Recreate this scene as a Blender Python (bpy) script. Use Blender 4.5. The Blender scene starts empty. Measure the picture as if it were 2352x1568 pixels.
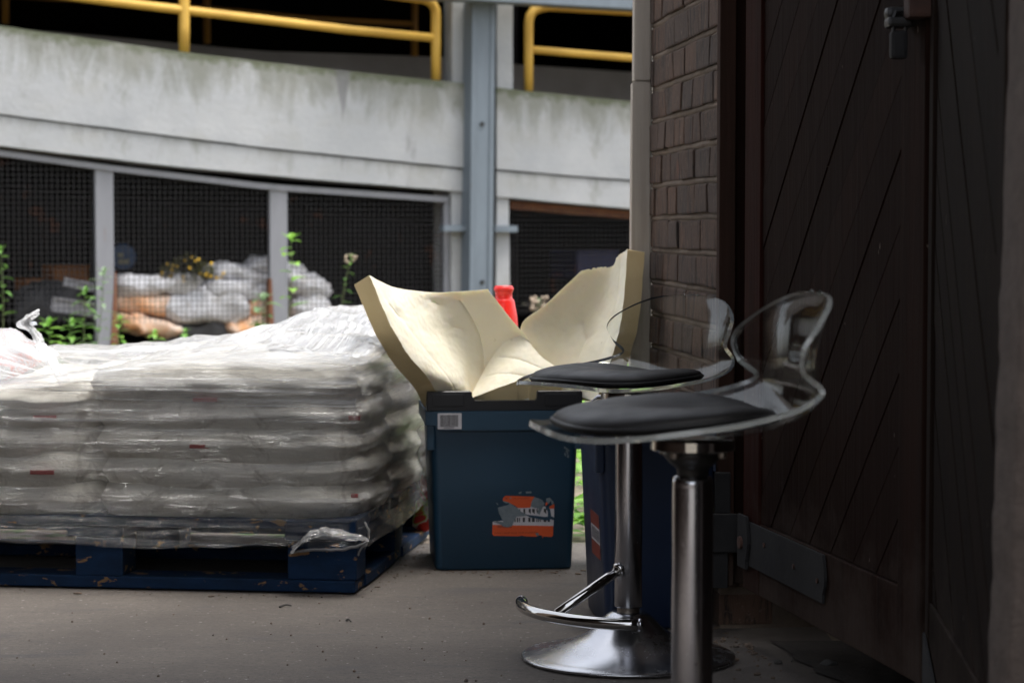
import bpy, bmesh, math, random
from mathutils import Vector, Matrix, noise
R = math.radians
random.seed(7)
sc = bpy.context.scene
COL = sc.collection

# ------------------------------------------------------------------ measuring
F, CX, CY, H = 5227.0, 1176.0, 784.0, 0.80
TH = math.atan(264.0 / F)
def ray(px, py):
    a, b = (px - CX) / F, (CY - py) / F
    return Vector((a, math.cos(TH) + b * math.sin(TH), -math.sin(TH) + b * math.cos(TH)))
def at(px, py, D):
    d = ray(px, py); t = D / d.y
    return Vector((d.x * t, D, H + d.z * t))
def grd(px, py, z=0.0):
    d = ray(px, py); t = (z - H) / d.z
    return Vector((d.x * t, d.y * t, z))

# ------------------------------------------------------------------ materials
def nt(name):
    m = bpy.data.materials.new(name); m.use_nodes = True
    n = m.node_tree.nodes; l = m.node_tree.links
    return m, n, l, n['Principled BSDF']
def ramp(n, l, src, stops):
    r = n.new('ShaderNodeValToRGB'); e = r.color_ramp.elements
    while len(e) < len(stops): e.new(0.5)
    for i, (p, c) in enumerate(stops):
        e[i].position = p
        e[i].color = (c, c, c, 1) if isinstance(c, (int, float)) else (*c, 1)
    l.new(src, r.inputs['Fac']); return r.outputs['Color']
def coords(n, l, scale=(1, 1, 1), kind='Object', rot=(0, 0, 0)):
    t = n.new('ShaderNodeTexCoord'); mp = n.new('ShaderNodeMapping')
    mp.inputs['Scale'].default_value = scale; mp.inputs['Rotation'].default_value = rot
    l.new(t.outputs[kind], mp.inputs['Vector']); return mp.outputs['Vector']
def tex(n, l, vec, scale, detail=6, rough=0.6, dist=0.0):
    t = n.new('ShaderNodeTexNoise')
    t.inputs['Scale'].default_value = scale; t.inputs['Detail'].default_value = detail
    t.inputs['Roughness'].default_value = rough; t.inputs['Distortion'].default_value = dist
    l.new(vec, t.inputs['Vector']); return t.outputs['Fac']
def mix(n, l, fac, a, b, mode='MIX'):
    m = n.new('ShaderNodeMix'); m.data_type = 'RGBA'; m.blend_type = mode
    for s, v in ((m.inputs[0], fac), (m.inputs[6], a), (m.inputs[7], b)):
        if hasattr(v, 'is_output'): l.new(v, s)
        elif isinstance(v, (int, float)): s.default_value = v if s is m.inputs[0] else (v, v, v, 1)
        else: s.default_value = (*v, 1)
    return m.outputs[2]
def bump(n, l, p, h, strength=0.3, dist=0.01, prev=None):
    b = n.new('ShaderNodeBump'); b.inputs['Strength'].default_value = strength; b.inputs['Distance'].default_value = dist
    l.new(h, b.inputs['Height'])
    if prev is not None: l.new(prev, b.inputs['Normal'])
    l.new(b.outputs['Normal'], p.inputs['Normal']); return b.outputs['Normal']

def simple(name, c1, c2=None, rough=0.6, metal=0.0, scale=8, sc3=(1, 1, 1), b=0.0, bd=0.002, bscale=None, spots=None, spotscale=30, spotthr=0.68, r2=None, spec=0.5, kind='Object'):
    m, n, l, p = nt(name)
    v = coords(n, l, sc3, kind)
    f = tex(n, l, v, scale, 8, 0.65)
    c2 = c2 or tuple(x * 0.8 for x in c1)
    col = mix(n, l, ramp(n, l, f, [(0.32, 0.0), (0.68, 1.0)]), c1, c2)
    if spots:
        sp = tex(n, l, v, spotscale, 5, 0.6, 0.4)
        col = mix(n, l, ramp(n, l, sp, [(spotthr, 0.0), (spotthr + 0.03, 1.0)]), col, spots)
    l.new(col, p.inputs['Base Color'])
    p.inputs['Roughness'].default_value = rough; p.inputs['Metallic'].default_value = metal
    p.inputs['Specular IOR Level'].default_value = spec
    if r2 is not None:
        rr = tex(n, l, v, scale * 2.3, 6, 0.6)
        l.new(ramp(n, l, rr, [(0.3, rough), (0.75, r2)]), p.inputs['Roughness'])
    if b:
        bump(n, l, p, tex(n, l, v, bscale or scale * 5, 8, 0.7), b, bd)
    return m

M = {}
STAIN_S = 2.07
def concrete_facade():
    m, n, l, p = nt('painted_concrete')
    uv = n.new('ShaderNodeTexCoord').outputs['UV']
    def um(s):
        q = n.new('ShaderNodeMapping'); q.inputs['Scale'].default_value = s; l.new(uv, q.inputs['Vector']); return q.outputs['Vector']
    big = tex(n, l, um((1, 1, 1)), 1.6, 8, 0.65)
    col = mix(n, l, ramp(n, l, big, [(0.3, 0.0), (0.7, 1.0)]), (0.335, 0.342, 0.350), (0.24, 0.252, 0.265))
    streak = tex(n, l, um((5.5, 1.5, 1)), 1.3, 12, 0.72, 0.4)
    st2 = tex(n, l, um((19, 1.5, 1)), 1.0, 8, 0.75, 0.5)
    sep = n.new('ShaderNodeSeparateXYZ'); l.new(uv, sep.inputs[0])
    # v: 0 at the top edge, growing downward in metres
    def math_(op, a, b):
        q = n.new('ShaderNodeMath'); q.operation = op; q.use_clamp = False
        for i, x in enumerate((a, b)):
            if hasattr(x, 'is_output'): l.new(x, q.inputs[i])
            else: q.inputs[i].default_value = x
        return q.outputs[0]
    # streak length varies
    thr = math_('MULTIPLY', sep.outputs['Y'], 1.15)
    a = math_('SUBTRACT', math_('MULTIPLY', streak, 1.25), thr)
    sm = ramp(n, l, a, [(0.30, 0.0), (0.58, 0.80)])
    b_ = math_('SUBTRACT', math_('MULTIPLY', st2, 1.0), math_('MULTIPLY', sep.outputs['Y'], 0.8))
    sm2 = ramp(n, l, b_, [(0.43, 0.0), (0.66, 0.45)])
    col = mix(n, l, sm, col, (0.13, 0.135, 0.11))
    col = mix(n, l, sm2, col, (0.14, 0.135, 0.12))
    # moss lip
    c_ = math_('SUBTRACT', math_('MULTIPLY', tex(n, l, um((6, 6, 1)), 2.5, 8, 0.7), 0.2), sep.outputs['Y'])
    col = mix(n, l, ramp(n, l, c_, [(0.045, 0.0), (0.085, 0.92)]), col, (0.075, 0.085, 0.05))
    # a few dark vertical run marks
    d_ = tex(n, l, um((1.7, 0.25, 1)), 2.0, 3, 0.5)
    e_ = tex(n, l, um((14, 5, 1)), 1.2, 6, 0.7)
    dm = math_('MULTIPLY', ramp(n, l, d_, [(0.66, 0.0), (0.70, 1.0)]), ramp(n, l, e_, [(0.45, 0.0), (0.6, 0.8)]))
    col = mix(n, l, dm, col, (0.12, 0.12, 0.12))
    # broad run-off stain under the drain gap
    ds = math_('ABSOLUTE', math_('SUBTRACT', math_('MULTIPLY_ADD' if False else 'ADD', sep.outputs['X'], math_('MULTIPLY', e_, 0.04)), STAIN_S), 0.0)
    dz = math_('ADD', math_('MULTIPLY', ds, 3.2), math_('MULTIPLY', sep.outputs['Y'], 0.55))
    col = mix(n, l, ramp(n, l, dz, [(0.13, 0.7), (0.19, 0.0)]), col, (0.11, 0.11, 0.115))
    gp = tex(n, l, um((1.2, 1.6, 1)), 1.7, 5, 0.6)
    col = mix(n, l, ramp(n, l, gp, [(0.50, 0.0), (0.70, 0.6)]), col, (0.25, 0.25, 0.235))
    f_ = tex(n, l, um((7, 5, 1)), 2.0, 4, 0.5)
    col = mix(n, l, ramp(n, l, f_, [(0.735, 0.0), (0.75, 0.8)]), col, (0.07, 0.08, 0.06))
    l.new(col, p.inputs['Base Color']); p.inputs['Roughness'].default_value = 0.85
    bump(n, l, p, tex(n, l, um((1, 1, 1)), 30, 8, 0.7), 0.4, 0.01)
    return m
M['concrete_wall'] = concrete_facade()
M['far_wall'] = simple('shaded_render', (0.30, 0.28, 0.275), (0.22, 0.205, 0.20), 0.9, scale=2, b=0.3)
M['dark'] = simple('dark_interior', (0.006, 0.006, 0.007), (0.009, 0.008, 0.009), 0.95, scale=2, spec=0.1)  # near-black colour stands in for the unlit interior
M['yellow'] = simple('yellow_paint', (0.52, 0.32, 0.05), (0.40, 0.235, 0.035), 0.65, scale=4, b=0.15, spots=(0.16, 0.10, 0.05), spotscale=14, spotthr=0.70)
M['yellow_back'] = simple('shaded_yellow_paint', (0.30, 0.15, 0.02), (0.22, 0.10, 0.02), 0.6, scale=4)  # darker copy of the yellow, shade of the back railing painted in
M['steel_grey'] = simple('grey_painted_steel', (0.120, 0.148, 0.176), (0.09, 0.112, 0.134), 0.5, scale=3, sc3=(3, 3, 0.6), b=0.2, spots=(0.09, 0.09, 0.09), spotscale=9, spotthr=0.69, r2=0.7)
M['post_grey'] = simple('pale_grey_steel', (0.18, 0.185, 0.205), (0.145, 0.15, 0.165), 0.55, scale=4, sc3=(3, 3, 0.5), b=0.15, spots=(0.14, 0.09, 0.07), spotscale=6, spotthr=0.71)
M['rust'] = simple('rusty_steel', (0.10, 0.03, 0.015), (0.16, 0.07, 0.03), 0.85, scale=20, b=0.5)
M['wire'] = simple('galvanised_wire', (0.016, 0.015, 0.017), (0.010, 0.009, 0.009), 0.6, scale=6, spots=(0.05, 0.022, 0.014), spotscale=8, spotthr=0.62)

def floor_mat():
    m, n, l, p = nt('worn_concrete')
    v = coords(n, l)
    a = tex(n, l, v, 2.2, 9, 0.62)
    col = mix(n, l, ramp(n, l, a, [(0.30, 0.0), (0.70, 1.0)]), (0.145, 0.124, 0.106), (0.084, 0.071, 0.061))
    s = tex(n, l, coords(n, l, (3.0, 16, 1), rot=(0, 0, R(-3))), 2.0, 10, 0.75, 0.5)
    col = mix(n, l, ramp(n, l, s, [(0.45, 0.0), (0.68, 0.55)]), col, (0.085, 0.074, 0.067))
    s3 = tex(n, l, coords(n, l, (9, 60, 1), rot=(0, 0, R(-3))), 2.0, 6, 0.7)
    col = mix(n, l, ramp(n, l, s3, [(0.57, 0.0), (0.67, 0.4)]), col, (0.22, 0.20, 0.185))
    g = tex(n, l, v, 95, 5, 0.75)
    col = mix(n, l, ramp(n, l, g, [(0.50, 0.0), (0.64, 0.75)]), col, (0.065, 0.058, 0.053))
    g2 = tex(n, l, v, 75, 3, 0.6)
    col = mix(n, l, ramp(n, l, g2, [(0.66, 0.0), (0.70, 0.8)]), col, (0.34, 0.32, 0.30))
    st = tex(n, l, coords(n, l, (1.6, 5, 1)), 1.7, 6, 0.6, 0.4)
    col = mix(n, l, ramp(n, l, st, [(0.58, 0.0), (0.66, 0.6)]), col, (0.070, 0.066, 0.066))
    # dirt gathered by the door
    sep = n.new('ShaderNodeSeparateXYZ'); l.new(v, sep.inputs[0])
    ad = n.new('ShaderNodeMath'); ad.operation = 'MULTIPLY_ADD'; ad.inputs[1].default_value = 1.0
    l.new(sep.outputs['X'], ad.inputs[0])
    nz = n.new('ShaderNodeMath'); nz.operation = 'MULTIPLY'; nz.inputs[1].default_value = 0.55
    l.new(tex(n, l, v, 9, 6, 0.65), nz.inputs[0]); l.new(nz.outputs[0], ad.inputs[2])
    col = mix(n, l, ramp(n, l, ad.outputs[0], [(0.60, 0.0), (0.82, 0.8)]), col, (0.055, 0.044, 0.037))
    l.new(col, p.inputs['Base Color']); p.inputs['Roughness'].default_value = 0.8
    b1 = bump(n, l, p, s, 0.3, 0.005)
    bump(n, l, p, tex(n, l, v, 80, 8, 0.8), 0.8, 0.008, b1)
    return m
M['floor'] = floor_mat()
M['soil'] = simple('dry_soil', (0.24, 0.19, 0.15), (0.13, 0.11, 0.08), 0.95, scale=7, b=0.8, bd=0.02, spots=(0.07, 0.12, 0.03), spotscale=12, spotthr=0.56)

def brick_mat():
    m, n, l, p = nt('combed_brown_brick')
    v = coords(n, l)
    big = tex(n, l, v, 5, 7, 0.6)
    col = mix(n, l, ramp(n, l, big, [(0.3, 0.0), (0.7, 1.0)]), (0.150, 0.082, 0.052), (0.080, 0.046, 0.032))
    isl = n.new('ShaderNodeObjectInfo')
    at_ = n.new('ShaderNodeAttribute'); at_.attribute_name = 'tone'
    col = mix(n, l, at_.outputs['Fac'], col, (0.062, 0.045, 0.038))
    com = tex(n, l, coords(n, l, (38, 38, 7)), 1.0, 10, 0.78, 0.9)
    col = mix(n, l, ramp(n, l, com, [(0.40, 0.95), (0.50, 0.0)]), col, (0.028, 0.020, 0.017))
    red = tex(n, l, coords(n, l, (1, 1, 1)), 3.2, 4, 0.5)
    col = mix(n, l, ramp(n, l, red, [(0.66, 0.0), (0.72, 0.7)]), col, (0.20, 0.07, 0.035))
    fine = tex(n, l, v, 75, 5, 0.7)
    col = mix(n, l, ramp(n, l, fine, [(0.58, 0.0), (0.72, 0.6)]), col, (0.24, 0.175, 0.13))
    l.new(col, p.inputs['Base Color']); p.inputs['Roughness'].default_value = 0.9
    b = bump(n, l, p, com, 1.0, 0.014)
    bump(n, l, p, fine, 0.5, 0.004, b)
    return m
M['brick'] = brick_mat()
M['mortar'] = simple('sandy_mortar', (0.165, 0.122, 0.09), (0.10, 0.075, 0.057), 0.95, scale=14, b=0.8, bd=0.006, bscale=90)
M['white_wood'] = simple('weathered_white_timber', (0.46, 0.42, 0.37), (0.33, 0.29, 0.25), 0.75, scale=2.5, sc3=(14, 14, 0.7), b=0.4, spots=(0.16, 0.12, 0.09), spotscale=3, spotthr=0.68)

def wood(name, c1, c2, grain=(20, 20, 1.2), speck=True, rough=0.75):
    m, n, l, p = nt(name)
    v = coords(n, l)
    g = tex(n, l, coords(n, l, grain), 2.0, 8, 0.65, 0.3)
    col = mix(n, l, ramp(n, l, g, [(0.35, 0.0), (0.68, 1.0)]), c1, c2)
    a = n.new('ShaderNodeAttribute'); a.attribute_name = 'tone'
    col = mix(n, l, a.outputs['Fac'], col, tuple(x * 0.55 for x in c1))
    w = tex(n, l, v, 2.6, 6, 0.6)
    col = mix(n, l, ramp(n, l, w, [(0.52, 0.0), (0.75, 0.45)]), col, (0.019, 0.0135, 0.0108))
    if speck:
        s = tex(n, l, coords(n, l, (1, 1, 0.45)), 62, 2, 0.5)
        col = mix(n, l, ramp(n, l, s, [(0.765, 0.0), (0.78, 0.7)]), col, (0.20, 0.17, 0.14))
    # pale dust towards the foot of the door
    sep = n.new('ShaderNodeSeparateXYZ'); l.new(v, sep.inputs[0])
    ma = n.new('ShaderNodeMath'); ma.operation = 'MULTIPLY_ADD'; ma.inputs[1].default_value = -1.3
    l.new(sep.outputs['Z'], ma.inputs[0]); l.new(tex(n, l, v, 6, 8, 0.7), ma.inputs[2])
    col = mix(n, l, ramp(n, l, ma.outputs[0], [(0.10, 0.0), (0.42, 0.65)]), col, (0.062, 0.047, 0.039))
    l.new(col, p.inputs['Base Color']); p.inputs['Roughness'].default_value = rough
    p.inputs['Specular IOR Level'].default_value = 0.04
    bump(n, l, p, g, 0.6, 0.004)
    return m
M['door_wood'] = wood('dark_brown_door_timber', (0.0205, 0.0086, 0.0056), (0.0125, 0.0062, 0.0044))
M['red_wood'] = wood('reddish_door_timber', (0.028, 0.0078, 0.0052), (0.017, 0.006, 0.0042))
M['frame_wood'] = wood('brown_frame_timber', (0.045, 0.024, 0.018), (0.028, 0.017, 0.013))
M['grey_wood'] = wood('greyed_door_timber', (0.0150, 0.0092, 0.0068), (0.010, 0.0064, 0.0048))
M['hinge'] = simple('old_hinge_iron', (0.025, 0.024, 0.024), (0.015, 0.015, 0.016), 0.75, metal=0.0, scale=9, b=0.4, spots=(0.13, 0.10, 0.07), spotscale=18, spotthr=0.69, spec=0.2)
M['blackiron'] = simple('black_iron', (0.012, 0.012, 0.013), (0.02, 0.018, 0.016), 0.45, metal=0.4, scale=10, b=0.2)
M['bolt_rust'] = simple('rusted_bolt', (0.07, 0.03, 0.02), (0.04, 0.02, 0.015), 0.85, scale=40, b=0.5)
M['roof'] = simple('dark_roof_boards', (0.045, 0.04, 0.035), (0.03, 0.027, 0.025), 0.9, scale=4)

M['pallet'] = simple('worn_blue_pallet_paint', (0.006, 0.026, 0.072), (0.004, 0.014, 0.036), 0.8, scale=9, sc3=(1, 1, 2), b=0.6, bd=0.004, spots=(0.22, 0.13, 0.06), spotscale=22, spotthr=0.60, spec=0.2)
M['bin'] = simple('teal_blue_plastic', (0.009, 0.042, 0.078), (0.0075, 0.035, 0.065), 0.42, scale=3, b=0.10, bd=0.001, bscale=180, r2=0.55)
M['bin2'] = simple('navy_blue_plastic', (0.008, 0.022, 0.062), (0.006, 0.017, 0.048), 0.38, scale=3, b=0.10, bd=0.001, bscale=180, r2=0.55)
M['black_plastic'] = simple('black_plastic', (0.006, 0.006, 0.008), (0.009, 0.009, 0.011), 0.33, scale=10, b=0.05)
M['label_white'] = simple('label_paper', (0.55, 0.53, 0.55), (0.48, 0.46, 0.48), 0.6, scale=30)
M['label_orange'] = simple('orange_label_print', (0.62, 0.085, 0.012), (0.55, 0.07, 0.012), 0.5, scale=20)
M['label_ink'] = simple('black_ink', (0.02, 0.02, 0.02), (0.03, 0.03, 0.03), 0.6)
M['label_brown'] = simple('faded_ink', (0.16, 0.025, 0.008), (0.20, 0.03, 0.01), 0.6)
M['glue'] = simple('torn_grey_backing', (0.17, 0.20, 0.22), (0.11, 0.14, 0.16), 0.8, scale=60, b=0.3)

def foam_mat():
    m, n, l, p = nt('cream_foam')
    v = coords(n, l)
    a = tex(n, l, v, 5, 6, 0.6)
    col = mix(n, l, ramp(n, l, a, [(0.3, 0.0), (0.7, 1.0)]), (0.88, 0.835, 0.69), (0.85, 0.79, 0.63))
    s = tex(n, l, v, 34, 3, 0.5)
    col = mix(n, l, ramp(n, l, s, [(0.72, 0.0), (0.78, 0.5)]), col, (0.50, 0.42, 0.26))
    g = tex(n, l, v, 3.2, 4, 0.5)
    col = mix(n, l, ramp(n, l, g, [(0.62, 0.0), (0.8, 0.35)]), col, (0.52, 0.55, 0.46))
    l.new(col, p.inputs['Base Color']); p.inputs['Roughness'].default_value = 0.72
    p.inputs['Specular IOR Level'].default_value = 0.15
    p.inputs['Subsurface Weight'].default_value = 0.25
    p.inputs['Subsurface Radius'].default_value = (0.012, 0.009, 0.004)
    p.inputs['Subsurface Scale'].default_value = 1.0
    b = bump(n, l, p, tex(n, l, v, 260, 4, 0.7), 0.35, 0.0015)
    bump(n, l, p, s, 0.3, 0.002, b)
    return m
M['foam'] = foam_mat()
M['foam_edge'] = simple('shaded_foam_edge', (0.78, 0.64, 0.38), (0.72, 0.56, 0.30), 0.95, scale=7, b=0.5, bd=0.002, bscale=200, spec=0.1)  # cut sides coloured darker and yellower to carry their shade
M['red_plastic'] = simple('red_plastic', (0.70, 0.018, 0.012), (0.62, 0.014, 0.01), 0.35, scale=4)

def chrome(name, c, r1, r2, blotch=0.0, aniso=(1, 1, 1)):
    m, n, l, p = nt(name)
    v = coords(n, l)
    p.inputs['Metallic'].default_value = 1.0
    f = tex(n, l, coords(n, l, aniso), 14, 8, 0.7)
    l.new(ramp(n, l, f, [(0.35, r1), (0.75, r2)]), p.inputs['Roughness'])
    s = tex(n, l, v, 70, 3, 0.6)
    col = mix(n, l, ramp(n, l, s, [(0.70, 0.0), (0.74, 0.85)]), c, (0.10, 0.08, 0.06))
    d = tex(n, l, v, 6, 6, 0.65)
    col = mix(n, l, ramp(n, l, d, [(0.42, 0.0), (0.75, blotch)]), col, tuple(x * 0.5 for x in c))
    l.new(col, p.inputs['Base Color'])
    bump(n, l, p, tex(n, l, v, 220, 4, 0.6), 0.04, 0.001)
    return m
M['chrome'] = chrome('scuffed_chrome', (0.46, 0.46, 0.49), 0.13, 0.30, 0.5, (40, 40, 6))
M['chrome_base'] = chrome('dusty_chrome', (0.45, 0.455, 0.475), 0.16, 0.36, 0.6)
M['chrome_clean'] = chrome('bright_chrome', (0.48, 0.47, 0.46), 0.07, 0.16, 0.2)
M['dull_steel'] = chrome('tarnished_steel', (0.32, 0.28, 0.24), 0.35, 0.6, 0.6)
def acrylic():
    m, n, l, p = nt('clear_acrylic'); n.remove(p)
    v = coords(n, l)
    tr = n.new('ShaderNodeBsdfTransparent'); tr.inputs['Color'].default_value = (0.955, 0.965, 0.955, 1)
    g = n.new('ShaderNodeBsdfGlossy'); l.new(ramp(n, l, tex(n, l, v, 26, 6, 0.65), [(0.4, 0.02), (0.85, 0.14)]), g.inputs['Roughness'])
    fr = n.new('ShaderNodeFresnel'); fr.inputs['IOR'].default_value = 1.49
    mu = n.new('ShaderNodeMath'); mu.operation = 'MULTIPLY'; mu.inputs[1].default_value = 0.16; l.new(fr.outputs[0], mu.inputs[0])
    mn = n.new('ShaderNodeMath'); mn.operation = 'MINIMUM'; mn.inputs[1].default_value = 0.09; l.new(mu.outputs[0], mn.inputs[0])
    mx = n.new('ShaderNodeMixShader'); l.new(mn.outputs[0], mx.inputs[0]); l.new(tr.outputs[0], mx.inputs[1]); l.new(g.outputs[0], mx.inputs[2])
    l.new(mx.outputs[0], n['Material Output'].inputs['Surface'])
    return m
M['acrylic'] = acrylic()
m_, n_a, l_a, p_a = nt('acrylic_cut_edge'); M['acrylic_rim'] = m_
p_a.inputs['Base Color'].default_value = (0.88, 0.92, 0.88, 1); p_a.inputs['Transmission Weight'].default_value = 0.80
p_a.inputs['IOR'].default_value = 1.45; p_a.inputs['Roughness'].default_value = 0.12; p_a.inputs['Specular IOR Level'].default_value = 0.5
M['leather'] = simple('black_leather', (0.008, 0.0075, 0.0075), (0.006, 0.0056, 0.0056), 0.38, scale=8, b=0.3, bd=0.0009, bscale=420, r2=0.54, spec=0.13)
M['black_rubber'] = simple('black_collar_plastic', (0.010, 0.010, 0.010), (0.014, 0.013, 0.013), 0.35, scale=8)

def sack_mat(name, c1, c2, dirt, dthr=0.52):
    m, n, l, p = nt(name)
    v = coords(n, l)
    a = tex(n, l, v, 7, 8, 0.65)
    col = mix(n, l, ramp(n, l, a, [(0.3, 0.0), (0.7, 1.0)]), c1, c2)
    d = tex(n, l, v, 16, 9, 0.75, 0.8)
    col = mix(n, l, ramp(n, l, d, [(dthr, 0.0), (dthr + 0.16, 0.8)]), col, dirt)
    l.new(col, p.inputs['Base Color']); p.inputs['Roughness'].default_value = 0.5
    b = bump(n, l, p, tex(n, l, coords(n, l, (1, 1, 2)), 13, 9, 0.7, 1.0), 0.7, 0.02)
    return m
M['sack'] = sack_mat('white_woven_sack', (0.95, 0.91, 0.81), (0.90, 0.855, 0.75), (0.42, 0.36, 0.28))
M['sack_top'] = sack_mat('bright_white_sack', (0.62, 0.61, 0.60), (0.52, 0.51, 0.50), (0.34, 0.32, 0.30), 0.60)
def printed_sack():
    m = sack_mat('printed_white_sack', (0.62, 0.61, 0.60), (0.52, 0.51, 0.50), (0.34, 0.32, 0.30), 0.60)
    n, l = m.node_tree.nodes, m.node_tree.links; p = n['Principled BSDF']
    old = p.inputs['Base Color'].links[0].from_socket
    v = coords(n, l, (1, 1, 1))
    t = tex(n, l, coords(n, l, (60, 60, 14)), 2.0, 3, 0.6)
    a = tex(n, l, v, 4.5, 1, 0.4)
    mm = n.new('ShaderNodeMath'); mm.operation = 'MULTIPLY'
    l.new(ramp(n, l, t, [(0.48, 0.15), (0.55, 1.0)]), mm.inputs[0]); l.new(ramp(n, l, a, [(0.50, 0.0), (0.54, 1.0)]), mm.inputs[1])
    l.new(mix(n, l, mm.outputs[0], old, (0.72, 0.16, 0.09)), p.inputs['Base Color'])
    return m
M['sack_printed'] = printed_sack()
M['sack_red'] = simple('red_print', (0.42, 0.035, 0.03), (0.34, 0.03, 0.03), 0.5, scale=30)
M['sack_pink'] = simple('orange_print_lettering', (0.72, 0.23, 0.13), (0.70, 0.60, 0.56), 0.5, scale=70)
M['rubble_sack'] = sack_mat('grey_white_rubble_sack', (0.74, 0.74, 0.78), (0.60, 0.60, 0.62), (0.22, 0.17, 0.11))
M['orange_sack'] = sack_mat('orange_printed_sack', (0.74, 0.30, 0.07), (0.74, 0.66, 0.58), (0.12, 0.09, 0.06), 0.54)

def film_mat(name, base_op, top_sheen, streak=1.0, top_z=0.42, low=0.14):
    m, n, l, p = nt(name)
    uv = n.new('ShaderNodeTexCoord').outputs['UV']
    def um(s, rot=0):
        q = n.new('ShaderNodeMapping'); q.inputs['Scale'].default_value = s; q.inputs['Rotation'].default_value = (0, 0, rot)
        l.new(uv, q.inputs['Vector']); return q.outputs['Vector']
    s1 = tex(n, l, um((1.6, 75, 1), R(1.5)), 1.0, 8, 0.7, 0.15)
    s2 = tex(n, l, um((2.0, 60, 1), R(-7)), 1.0, 8, 0.7, 0.2)
    s3 = tex(n, l, um((7, 7, 1)), 1.0, 8, 0.7, 1.2)
    p.inputs['Base Color'].default_value = (0.90, 0.905, 0.91, 1)
    p.inputs['Roughness'].default_value = 0.22
    p.inputs['Specular IOR Level'].default_value = 0.9
    b = bump(n, l, p, s1, 1.0 * streak, 0.012)
    b = bump(n, l, p, s2, 0.7 * streak, 0.010, b)
    rg = n.new('ShaderNodeTexNoise'); rg.noise_type = 'RIDGED_MULTIFRACTAL'; rg.inputs['Scale'].default_value = 1.0; rg.inputs['Detail'].default_value = 4
    l.new(um((11, 16, 1), R(30)), rg.inputs['Vector'])
    b = bump(n, l, p, s3, 0.5, 0.02, b)
    b = bump(n, l, p, rg.outputs['Fac'], 0.35, 0.014, b)
    tr = n.new('ShaderNodeBsdfTransparent'); tr.inputs['Color'].default_value = (0.985, 0.985, 0.985, 1)
    def math_(op, a, b_, c=None, clamp=False):
        q = n.new('ShaderNodeMath'); q.operation = op; q.use_clamp = clamp
        for i, x in enumerate((a, b_, c)):
            if x is None: continue
            if hasattr(x, 'is_output'): l.new(x, q.inputs[i])
            else: q.inputs[i].default_value = x
        return q.outputs[0]
    tc = n.new('ShaderNodeTexCoord'); sep = n.new('ShaderNodeSeparateXYZ'); l.new(tc.outputs['Object'], sep.inputs[0])
    hz = n.new('ShaderNodeMapRange'); l.new(sep.outputs['Z'], hz.inputs['Value'])
    hz.inputs['From Min'].default_value = top_z - 0.10; hz.inputs['From Max'].default_value = top_z + 0.10
    hz.inputs['To Min'].default_value = 0.0; hz.inputs['To Max'].default_value = top_sheen  # film turns whiter with height, painting the bright sheen near the top
    amt = math_('MULTIPLY_ADD', hz.outputs[0], 2.6, 0.24)
    big_ = tex(n, l, um((2.2, 6, 1)), 1.0, 4, 0.6, 0.5)
    amt = math_('MULTIPLY', amt, ramp(n, l, big_, [(0.35, 0.25), (0.65, 1.3)]))
    op = math_('MULTIPLY_ADD', ramp(n, l, s1, [(0.49, 0.0), (0.66, 1.0)]), amt, base_op)
    op = math_('MULTIPLY_ADD', ramp(n, l, s2, [(0.52, 0.0), (0.70, 1.0)]), math_('MULTIPLY', amt, 0.7), op)
    op = math_('ADD', op, hz.outputs[0], clamp=True)
    g = n.new('ShaderNodeBsdfGlossy'); g.inputs['Roughness'].default_value = 0.16; l.new(b, g.inputs['Normal'])
    g.inputs['Color'].default_value = (1, 1, 1, 1)
    fr = n.new('ShaderNodeFresnel'); fr.inputs['IOR'].default_value = 1.5; l.new(b, fr.inputs['Normal'])
    tl = n.new('ShaderNodeBsdfTranslucent'); tl.inputs['Color'].default_value = (0.93, 0.93, 0.94, 1)
    md_ = n.new('ShaderNodeMixShader'); md_.inputs[0].default_value = 0.15; l.new(p.outputs[0], md_.inputs[1]); l.new(tl.outputs[0], md_.inputs[2])
    mx = n.new('ShaderNodeMixShader'); l.new(op, mx.inputs[0]); l.new(tr.outputs[0], mx.inputs[1]); l.new(md_.outputs[0], mx.inputs[2])
    mx2 = n.new('ShaderNodeMixShader'); l.new(fr.outputs[0], mx2.inputs[0]); l.new(mx.outputs[0], mx2.inputs[1]); l.new(g.outputs[0], mx2.inputs[2])
    out = n['Material Output']; l.new(mx2.outputs[0], out.inputs['Surface'])
    return m
M['film'] = film_mat('stretch_film', 0.01, 0.26)
M['film_loose'] = film_mat('loose_stretch_film', 0.22, 0.12, 0.6)

def leaf_mat(name, c1, c2, tr=0.35):
    m, n, l, p = nt(name)
    a = n.new('ShaderNodeAttribute'); a.attribute_name = 'tone'
    col = mix(n, l, a.outputs['Fac'], c1, c2)
    l.new(col, p.inputs['Base Color']); p.inputs['Roughness'].default_value = 0.45
    t = n.new('ShaderNodeBsdfTranslucent'); l.new(col, t.inputs['Color'])
    mx = n.new('ShaderNodeMixShader'); mx.inputs[0].default_value = tr
    l.new(p.outputs[0], mx.inputs[1]); l.new(t.outputs[0], mx.inputs[2]); l.new(mx.outputs[0], n['Material Output'].inputs['Surface'])
    return m
M['leaf'] = leaf_mat('weed_leaf', (0.05, 0.14, 0.02), (0.15, 0.32, 0.05))
M['leaf_grey'] = leaf_mat('grey_green_leaf', (0.11, 0.20, 0.08), (0.20, 0.28, 0.17))
M['leaf_bright'] = leaf_mat('fresh_green_leaf', (0.10, 0.25, 0.03), (0.24, 0.44, 0.08), 0.45)
M['stem'] = simple('green_stem', (0.10, 0.15, 0.05), (0.12, 0.12, 0.06), 0.7)
M['flower_yellow'] = simple('yellow_flower', (0.60, 0.38, 0.03), (0.5, 0.3, 0.02), 0.7)
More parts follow.
